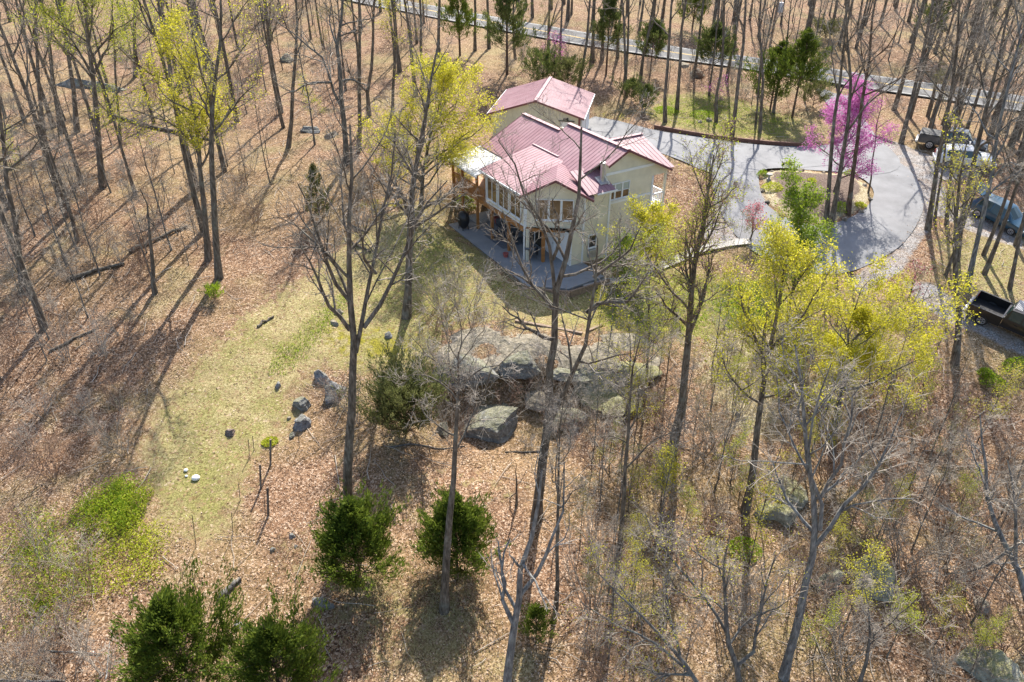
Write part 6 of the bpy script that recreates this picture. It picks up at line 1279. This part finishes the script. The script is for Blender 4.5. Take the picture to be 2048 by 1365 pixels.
rock((1530, 1030), 60, 'pale boulder in the right woods, left of a cluster', 'rock_moss', .8, .9, 24)
rock((1568, 1040), 66, 'pale boulder in the right woods, right of a cluster', 'rock_moss', .7, .9, 25)
rock((1742, 1165), 115, 'big rounded mossy boulder in the lower right woods', 'rock_moss', .68, .85, 26, .25)
rock((1660, 1165), 90, 'long dark mossy rock left of the big mossy boulder', 'rock', .4, .6, 27)
rock((1960, 1215), 46, 'pale stone near the lower right edge', 'rock_tan', .8, .9, 28)
rock((1985, 1345), 130, 'mossy brush-covered boulder in the bottom right corner', 'rock_moss', .6, .8, 29)
rock((645, 1212), 40, 'blue-grey stone in the shadow of the larger front cedar', 'rock_bare', .7, 1.3, 30)
rock((584, 1072), 20, 'small grey stone by the lowest fence stakes', 'rock_bare', .7, .8, 31, sub=3)
rock((546, 1100), 14, 'tiny pale stone below the fence posts', 'rock_bare', .8, .8, 32, sub=3)
rock((476, 1252), 24, 'pale stone right of the lower-left cedar', 'rock_bare', .9, .8, 33, sub=3)
rock((592, 1094), 12, 'tiny grey stone above the blue-grey one', 'rock_bare', .8, .8, 34, sub=3)
rock((1475, 835), 22, 'grey stone in the pale straw grass', 'rock_bare', .9, .8, 35, sub=3)
rock((620, 262), 50, 'pale flat rock in the woods left of the forked tree', 'rock_bare', .4, .6, 36)
rock((660, 274), 44, 'pale long rock at the foot of the forked tree', 'rock_tan', .35, .5, 37)
rock((150, 172), 120, 'dark mossy rock ledge in the upper left woods', 'rock', .25, .35, 38, .4, .1)
rock((215, 180), 80, 'dark rock at the right of the upper left ledge', 'rock', .3, .4, 39, .4, .1)
rock((575, 120), 50, 'dark rock high in the woods above the forked tree', 'rock', .4, .6, 40)
for i, (x, y, w_, lb) in enumerate(((1418, 242, 22, 'flat grey garden stone on the verge, right of three'), (1400, 246, 14, 'small garden stone on the verge, middle of three'), (1396, 236, 9, 'smallest garden stone on the verge, upper of three'), (1394, 150, 44, 'tan rock outcrop on the road bank above the verge'), (1370, 138, 40, 'tan rock outcrop on the road bank, left of another'))):
    rock((x, y), w_, lb, 'rock_tan', .5, .8, 60 + i, sub=3)
for i, (x, y) in enumerate(((1530, 352), (1545, 345), (1600, 342), (1648, 346), (1690, 352), (1728, 372), (1742, 398), (1722, 424), (1690, 440), (1655, 452), (1600, 446), (1565, 430), (1535, 404), (1524, 380))):
    rock((x, y), 13 + (i % 3) * 3, 'bordering stone round the planted island, ' + ORD[i] + ' clockwise from the upper left' if i < 12 else ['bordering stone at the lower left rim of the island', 'bordering stone at the left rim of the island'][i - 12], 'rock_tan', .5, .8, 80 + i, cat='stone', name='border_stone', group='stones round the island', sub=3)

# logs, stump, posts
def log(p0, p1, r, label, mat='bark', name='log'):
    A, B = G(*p0), G(*p1); P = np.array([A + (B - A) * t for t in np.linspace(0, 1, 9)]); P[:, 2] = [hz(*q[:2]) + r * .7 for q in P]
    rng = np.random.default_rng(int(p0[0] * 7 + p0[1])); P[1:-1] += rng.normal(0, r * .3, (7, 3)); C0 = P[0].copy()
    V, F = tubes((P - C0)[None], (r * np.linspace(1, .55, 9))[None], 9)
    o = link(name, np_mesh(name, V, F, M[mat], True)); o.location = tuple(C0); tag(o, label, 'log')
log((135, 562), (250, 530), .16, 'dark fallen log in the leaf litter, lower of two at the left')
log((260, 507), (374, 455), .17, 'dark fallen log in the leaf litter, upper of two at the left')
log((218, 232), (425, 283), .2, 'long mossy fallen log in the upper left woods')
log((515, 655), (548, 635), .1, 'short log end at the litter edge left of the lawn')
log((100, 705), (190, 660), .1, 'thin fallen limb at the left edge of the woods')
log((708, 455), (736, 466), .09, 'short cut log in the grass below the golden tree')
log((706, 488), (742, 506), .1, 'mossy cut log in the grass beside the tall dark tree')
log((440, 1195), (482, 1160), .16, 'split weathered log lying right of the lower-left cedar', 'bark_pale')
log((75, 1300), (205, 1310), .035, 'pale fallen branch across the bottom left brush', 'bark_dead', 'fallen_branch')
log((0, 1362), (130, 1362), .05, 'pale arching branch in the bottom left corner', 'bark_dead', 'fallen_branch')
log((212, 1360), (220, 1285), .035, 'pale thin branch standing out of the bottom left brush', 'bark_dead', 'fallen_branch')
log((265, 1340), (305, 1265), .03, 'pair of pale poles left of the lower-left cedar', 'bark_dead', 'fallen_branch')
log((1740, 270), (1790, 288), .12, 'pale fallen log at the mouth of the gravel parking', 'bark_pale')
log((1090, 905), (1010, 905), .06, 'dark fallen branch below the largest ledge boulder')
log((780, 895), (930, 893), .05, 'thin fallen branch across the leaves below the juniper', 'bark_pale', 'fallen_branch')
def fence_post(b, top, r, label, mat='bark_pale'):
    B = G(*b); P = px_poly(B, [top]); P = np.vstack([[0, 0, -.3], P]); P = resample(P, 5); V, F = tubes(P[None], np.full((1, 5), r), 8)
    n = len(V); V2 = np.vstack([V, P[-1] + [0, 0, .02]]); o = link('fence_post', np_mesh('fence_post', V, F, M[mat], True)); o.location = tuple(B); tag(o, label, 'post', 'garden fence posts')
    cap = MB(); cap.bar(P[-1], P[-1] + np.array([0, 0, .03]), r * 2.05, r * 2.05, 8); cap.build('end_grain', M['timber'], o)
fence_post((539, 931), (541, 880), .055, 'thick wooden fence post at the lawn edge, uppermost of three')
fence_post((520, 979), (520, 930), .055, 'thick wooden fence post at the lawn edge, middle of three')
fence_post((535, 1032), (535, 976), .06, 'thick wooden fence post at the lawn edge, lowest of three')
for b_, t_, lb in (((497, 914), (497, 880), 'thin fence stake left of the uppermost post'), ((507, 900), (505, 873), 'thin fence stake above the uppermost post'), ((479, 1003), (477, 968), 'thin fence stake left of the middle post'), ((464, 1070), (463, 1026), 'thin fence stake below the lower lawn'), ((391, 1096), (384, 1030), 'thin leaning stake in the leaves below the lower lawn'), ((845, 1010), (843, 940), 'thin stake above the right front cedar'), ((529, 1034), (528, 992), 'thin stake beside the lowest post, left'), ((598, 895), (596, 862), 'thin stake right of the uppermost post'), ((864, 920), (856, 888), 'thin leaning stake below the juniper')):
    fence_post(b_, t_, .018, lb, 'bark')
def ball(px, r, label, squash=.75):
    b = G(*px); bm = bmesh.new(); bmesh.ops.create_icosphere(bm, subdivisions=3, radius=r)
    for v in bm.verts: v.co.z = max(v.co.z * squash, -r * .5); v.co.x *= 1.15
    me_ = bpy.data.meshes.new('bucket'); bm.to_mesh(me_); bm.free(); me_.materials.append(M['white']); me_.polygons.foreach_set('use_smooth', [True] * len(me_.polygons)); o = link('stone', me_); o.location = (b[0], b[1], b[2] + r * .5); tag(o, label, 'stone')
ball((392, 958), .19, 'bright white rounded stone on the lower lawn'); ball((372, 942), .10, 'small white stone above the bright white one'); ball((373, 953), .07, 'tiny white stone beside the bright white one')

# utility pole with transformer
b = G(1540, 92); t = empty('utility_pole', tuple(b), 0, 'wooden utility pole with grey transformer beyond the road', 'utility pole')
m = MB(); m.bar((0, 0, -.4), (.1, 0, 11.5), .32, .32, 10); m.build('pole', M['timber'], t)
m = MB(); m.bar((.45, -.1, 3.9), (.45, -.1, 5.0), .62, .62, 14); tr = m.build('transformer', M['galv'], t); m = MB(); m.bar((.45, -.1, 5.0), (.45, -.1, 5.25), .1, .1, 8); m.build('bushing', M['trim'], tr)
m = MB(); m.bar((-.9, 0, 10.6), (1.1, 0, 10.6), .12, .12); m.build('crossarm', M['timber'], t)
# garden lantern on the island
b = G(1562, 352); t = empty('garden_lantern', tuple(b), 0, 'small dark lantern on a stake in the planted island', 'lantern')
m = MB(); m.bar((0, 0, 0), (0, 0, .8), .04, .04, 6); m.build('stake', M['black'], t); m = MB(); m.bar((0, 0, .8), (0, 0, 1.08), .2, .2, 6); m.build('lamp_housing', M['black'], t); m = MB(); m.bar((0, 0, 1.08), (0, 0, 1.16), .28, .28, 6); m.build('cap', M['black'], t)
b = G(1537, 362); t = empty('garden_statue', tuple(b), 0, 'small pale stone ornament at the left end of the island', 'ornament')
m = MB(); m.bar((0, 0, 0), (0, 0, .18), .36, .36, 10); m.build('base', M['concrete'], t); m = MB(); m.bar((0, 0, .18), (0, 0, .5), .16, .16, 10); m.build('stem', M['concrete'], t); m = MB(); m.bar((0, 0, .5), (0, 0, .6), .5, .5, 14); m.build('bowl', M['concrete'], t)

# low plants on the island and verge
def low_plant(px, r, h, n, mat, label, seed, size=.12, name='plant'):
    rng = np.random.default_rng(seed + 900); b = G(*px); a = rng.random(n) * 6.28; q = np.sqrt(rng.random(n)) * r; z = h * (1 - (q / r) ** 2) * rng.uniform(.3, 1, n)
    C = np.stack([q * np.cos(a), q * np.sin(a), z + .04], 1); V, F = quads_at(C, size, rng, .45, norm(C + [0, 0, .15]), .7)
    o = link(name, np_mesh(name, V, F, M[mat])); o.location = tuple(b); tag(o, label, 'plant')
PL = [((1525, 352), .5, .5, 'leaf_green', 'bright green clump at the left tip of the island'), ((1590, 362), .7, .5, 'leaf_green', 'green clump in the middle of the island bed'), ((1622, 366), .5, .4, 'leaf_lime', 'lime clump right of the green one in the island bed'), ((1700, 352), .6, .5, 'leaf_green', 'green clump at the far right of the island bed'),
      ((1545, 378), .9, .5, 'leaf_lime', 'yellow-green clump at the left rim of the island'), ((1620, 398), .9, .5, 'leaf_juniper', 'dark green clump low in the island bed'), ((1618, 412), .7, .5, 'leaf_green', 'green clump at the lower rim of the island'), ((1680, 420), .8, .6, 'leaf_green', 'green clump by the trio of stems'), ((1720, 412), .5, .3, 'leaf_lime', 'lime tuft at the right rim of the island'),
      ((1330, 222), 1.3, .35, 'leaf_green', 'bright green patch of plants on the verge left'), ((1405, 230), 1.5, .35, 'leaf_green', 'bright green patch of plants on the verge right'), ((928, 405), .8, .6, 'leaf_green', 'green plants in the bed beside the deck'), ((938, 418), .7, .4, 'leaf_lime', 'yellow-green plants in the bed beside the patio'), ((1490, 1100), .8, .5, 'leaf_green', 'lime-green moss tuft in the right woods'), ((1985, 765), .8, .5, 'leaf_green', 'green clump below the black pickup'), ((1970, 750), .5, .4, 'leaf_green', 'small green clump below the black pickup, left'), ((2042, 740), 1.1, .8, 'leaf_green', 'green bushy clump at the right edge below the pickup'), ((540, 885), .45, .1, 'leaf_lime', 'yellow moss patch beside the uppermost fence post')]
for i, (p, r_, h_, mt, lb) in enumerate(PL): low_plant(p, r_, h_, int(900 * r_), mt, lb, i, .13)

# uncountable stuff: fallen leaves, brambles, the strip of long grass
def in_view(x, y, marg=40):
    z = hgt(x, y, False); dz = z - CAMZ; zc = y * CT - dz * ST; px = 1024 + FPX * x / zc; py = 682.5 - FPX * (y * ST + dz * CT) / zc
    return (px > -marg) & (px < 2048 + marg) & (py > -marg) & (py < 1365 + marg)
rng = np.random.default_rng(5)
lawn_w = GP(lawn_px); nl_ = 210000
x = rng.uniform(-48, 48, nl_); y = 14 + 46 * rng.random(nl_) ** 1.25
ok = in_view(x, y); d = sdist(lawn_w, x, y); ok &= (d < -.3) | (rng.random(nl_) < .16); dpat = sdist(np.array([W2(*p) for p in [(-5, -2.2), (9, -2.4), (11, 0), (11, 4), (8, 11.5), (-5, 11.5)]]), x, y); ok &= dpat < 0
for pl in paved: ok &= (sdist(pl, x, y) < .05 + .35 * rng.exponential(1, nl_) * (rng.random(nl_) < .35))
x, y = x[ok], y[ok]; C = np.stack([x, y, hgt(x, y) + .02], 1)
V, F = quads_at(C, .105, rng, .7, None, 1.0); V[:, 2] = np.repeat(C[:, 2], 4) + (V[:, 2] - np.repeat(C[:, 2], 4)) * .35
tag(link('fallen_leaves', np_mesh('fallen_leaves', V, F, M['leaf_brown'])), 'scattered dry brown leaves lying over the slope', kind='stuff')
def carpet(name, polys_px, n, mat, size, hmax, label, seed, aspect=.4, upw=.8, clump=1.0):
    rng = np.random.default_rng(seed); Cs = []
    for pl in polys_px:
        w = GP(pl); lo, hi = w.min(0), w.max(0); p = lo + (hi - lo) * rng.random((n * 3, 2)); p = p[sdist(w, p[:, 0], p[:, 1]) > rng.uniform(-.9, 1.6, len(p))]
        cen = p[rng.integers(len(p), size=max(6, int(26 * clump)))]; dd = np.min(np.hypot(p[:, None, 0] - cen[None, :, 0], p[:, None, 1] - cen[None, :, 1]), 1); p = p[dd < rng.exponential(.55, len(p))][:n]
        z = hgt(p[:, 0], p[:, 1]); Cs.append(np.stack([p[:, 0], p[:, 1], z + hmax * rng.random(len(p)) ** 1.5 + .03], 1))
    C = np.concatenate(Cs); V, F = quads_at(C, size, rng, aspect, np.array([0, 0, upw]), .8)
    tag(link(name, np_mesh(name, V, F, M[mat])), label, kind='stuff')
carpet('brambles', brush_px, 8000, 'leaf_green', .12, .6, 'green brambles spreading over the lower left slope', 1)
carpet('brambles', brush_px + [[(200, 1060), (330, 1040), (330, 1150), (220, 1200)]], 4500, 'leaf_lime', .13, .5, 'yellowish weeds mixed into the lower left brambles', 2)
carpet('long_grass', [[(690, 588), (700, 596), (620, 690), (560, 740), (535, 752), (545, 725), (600, 680)]], 7000, 'leaf_green', .16, .12, 'bright green strip of longer grass across the lawn', 3, .18, 2., 4.)
carpet('ground_cover', [verge_px, green2_px, [(1440, 570), (1560, 560), (1560, 660), (1450, 660)]], 9000, 'leaf_green', .12, .12, 'fresh green ground cover on the verge and by the path', 4, .4, 1., 2.)
carpet('dry_grass', straw_px + [lower_lawn_px], 14000, 'straw', .16, .12, 'bleached dry grass tufts below the lawn', 5, .14, 1.6, 4.)
# sticks strewn over the forest floor
rng = np.random.default_rng(77); n_ = 1500; x = rng.uniform(-50, 45, n_); y = rng.uniform(15, 80, n_); ok = in_view(x, y) & (sdist(lawn_w, x, y) < -.5)
for pl in paved + [np.array([W2(*p) for p in [(-5, -2.4), (9, -2.6), (11.2, 0), (11.2, 4), (8, 12), (-5, 12)]])]: ok &= sdist(pl, x, y) < -.6
x, y = x[ok], y[ok]; n_ = len(x); a = rng.random(n_) * 6.28; L_ = rng.uniform(.4, 2.6, n_)
P = np.stack([np.stack([x + np.cos(a) * L_ * t, y + np.sin(a) * L_ * t], 1) for t in np.linspace(-.5, .5, 4)], 1) + rng.normal(0, .06, (n_, 4, 2))
P = np.concatenate([P, (hgt(P[..., 0], P[..., 1]) + .05 + rng.random((n_, 1)) * .06)[..., None]], -1)
V, F = tubes(P, (rng.uniform(.01, .03, n_)[:, None] * np.linspace(1, .45, 4)), 4)
tag(link('fallen_twigs', np_mesh('fallen_twigs', V, F, M['twig_pale'], True)), 'pale sticks strewn over the leaf litter', kind='stuff')
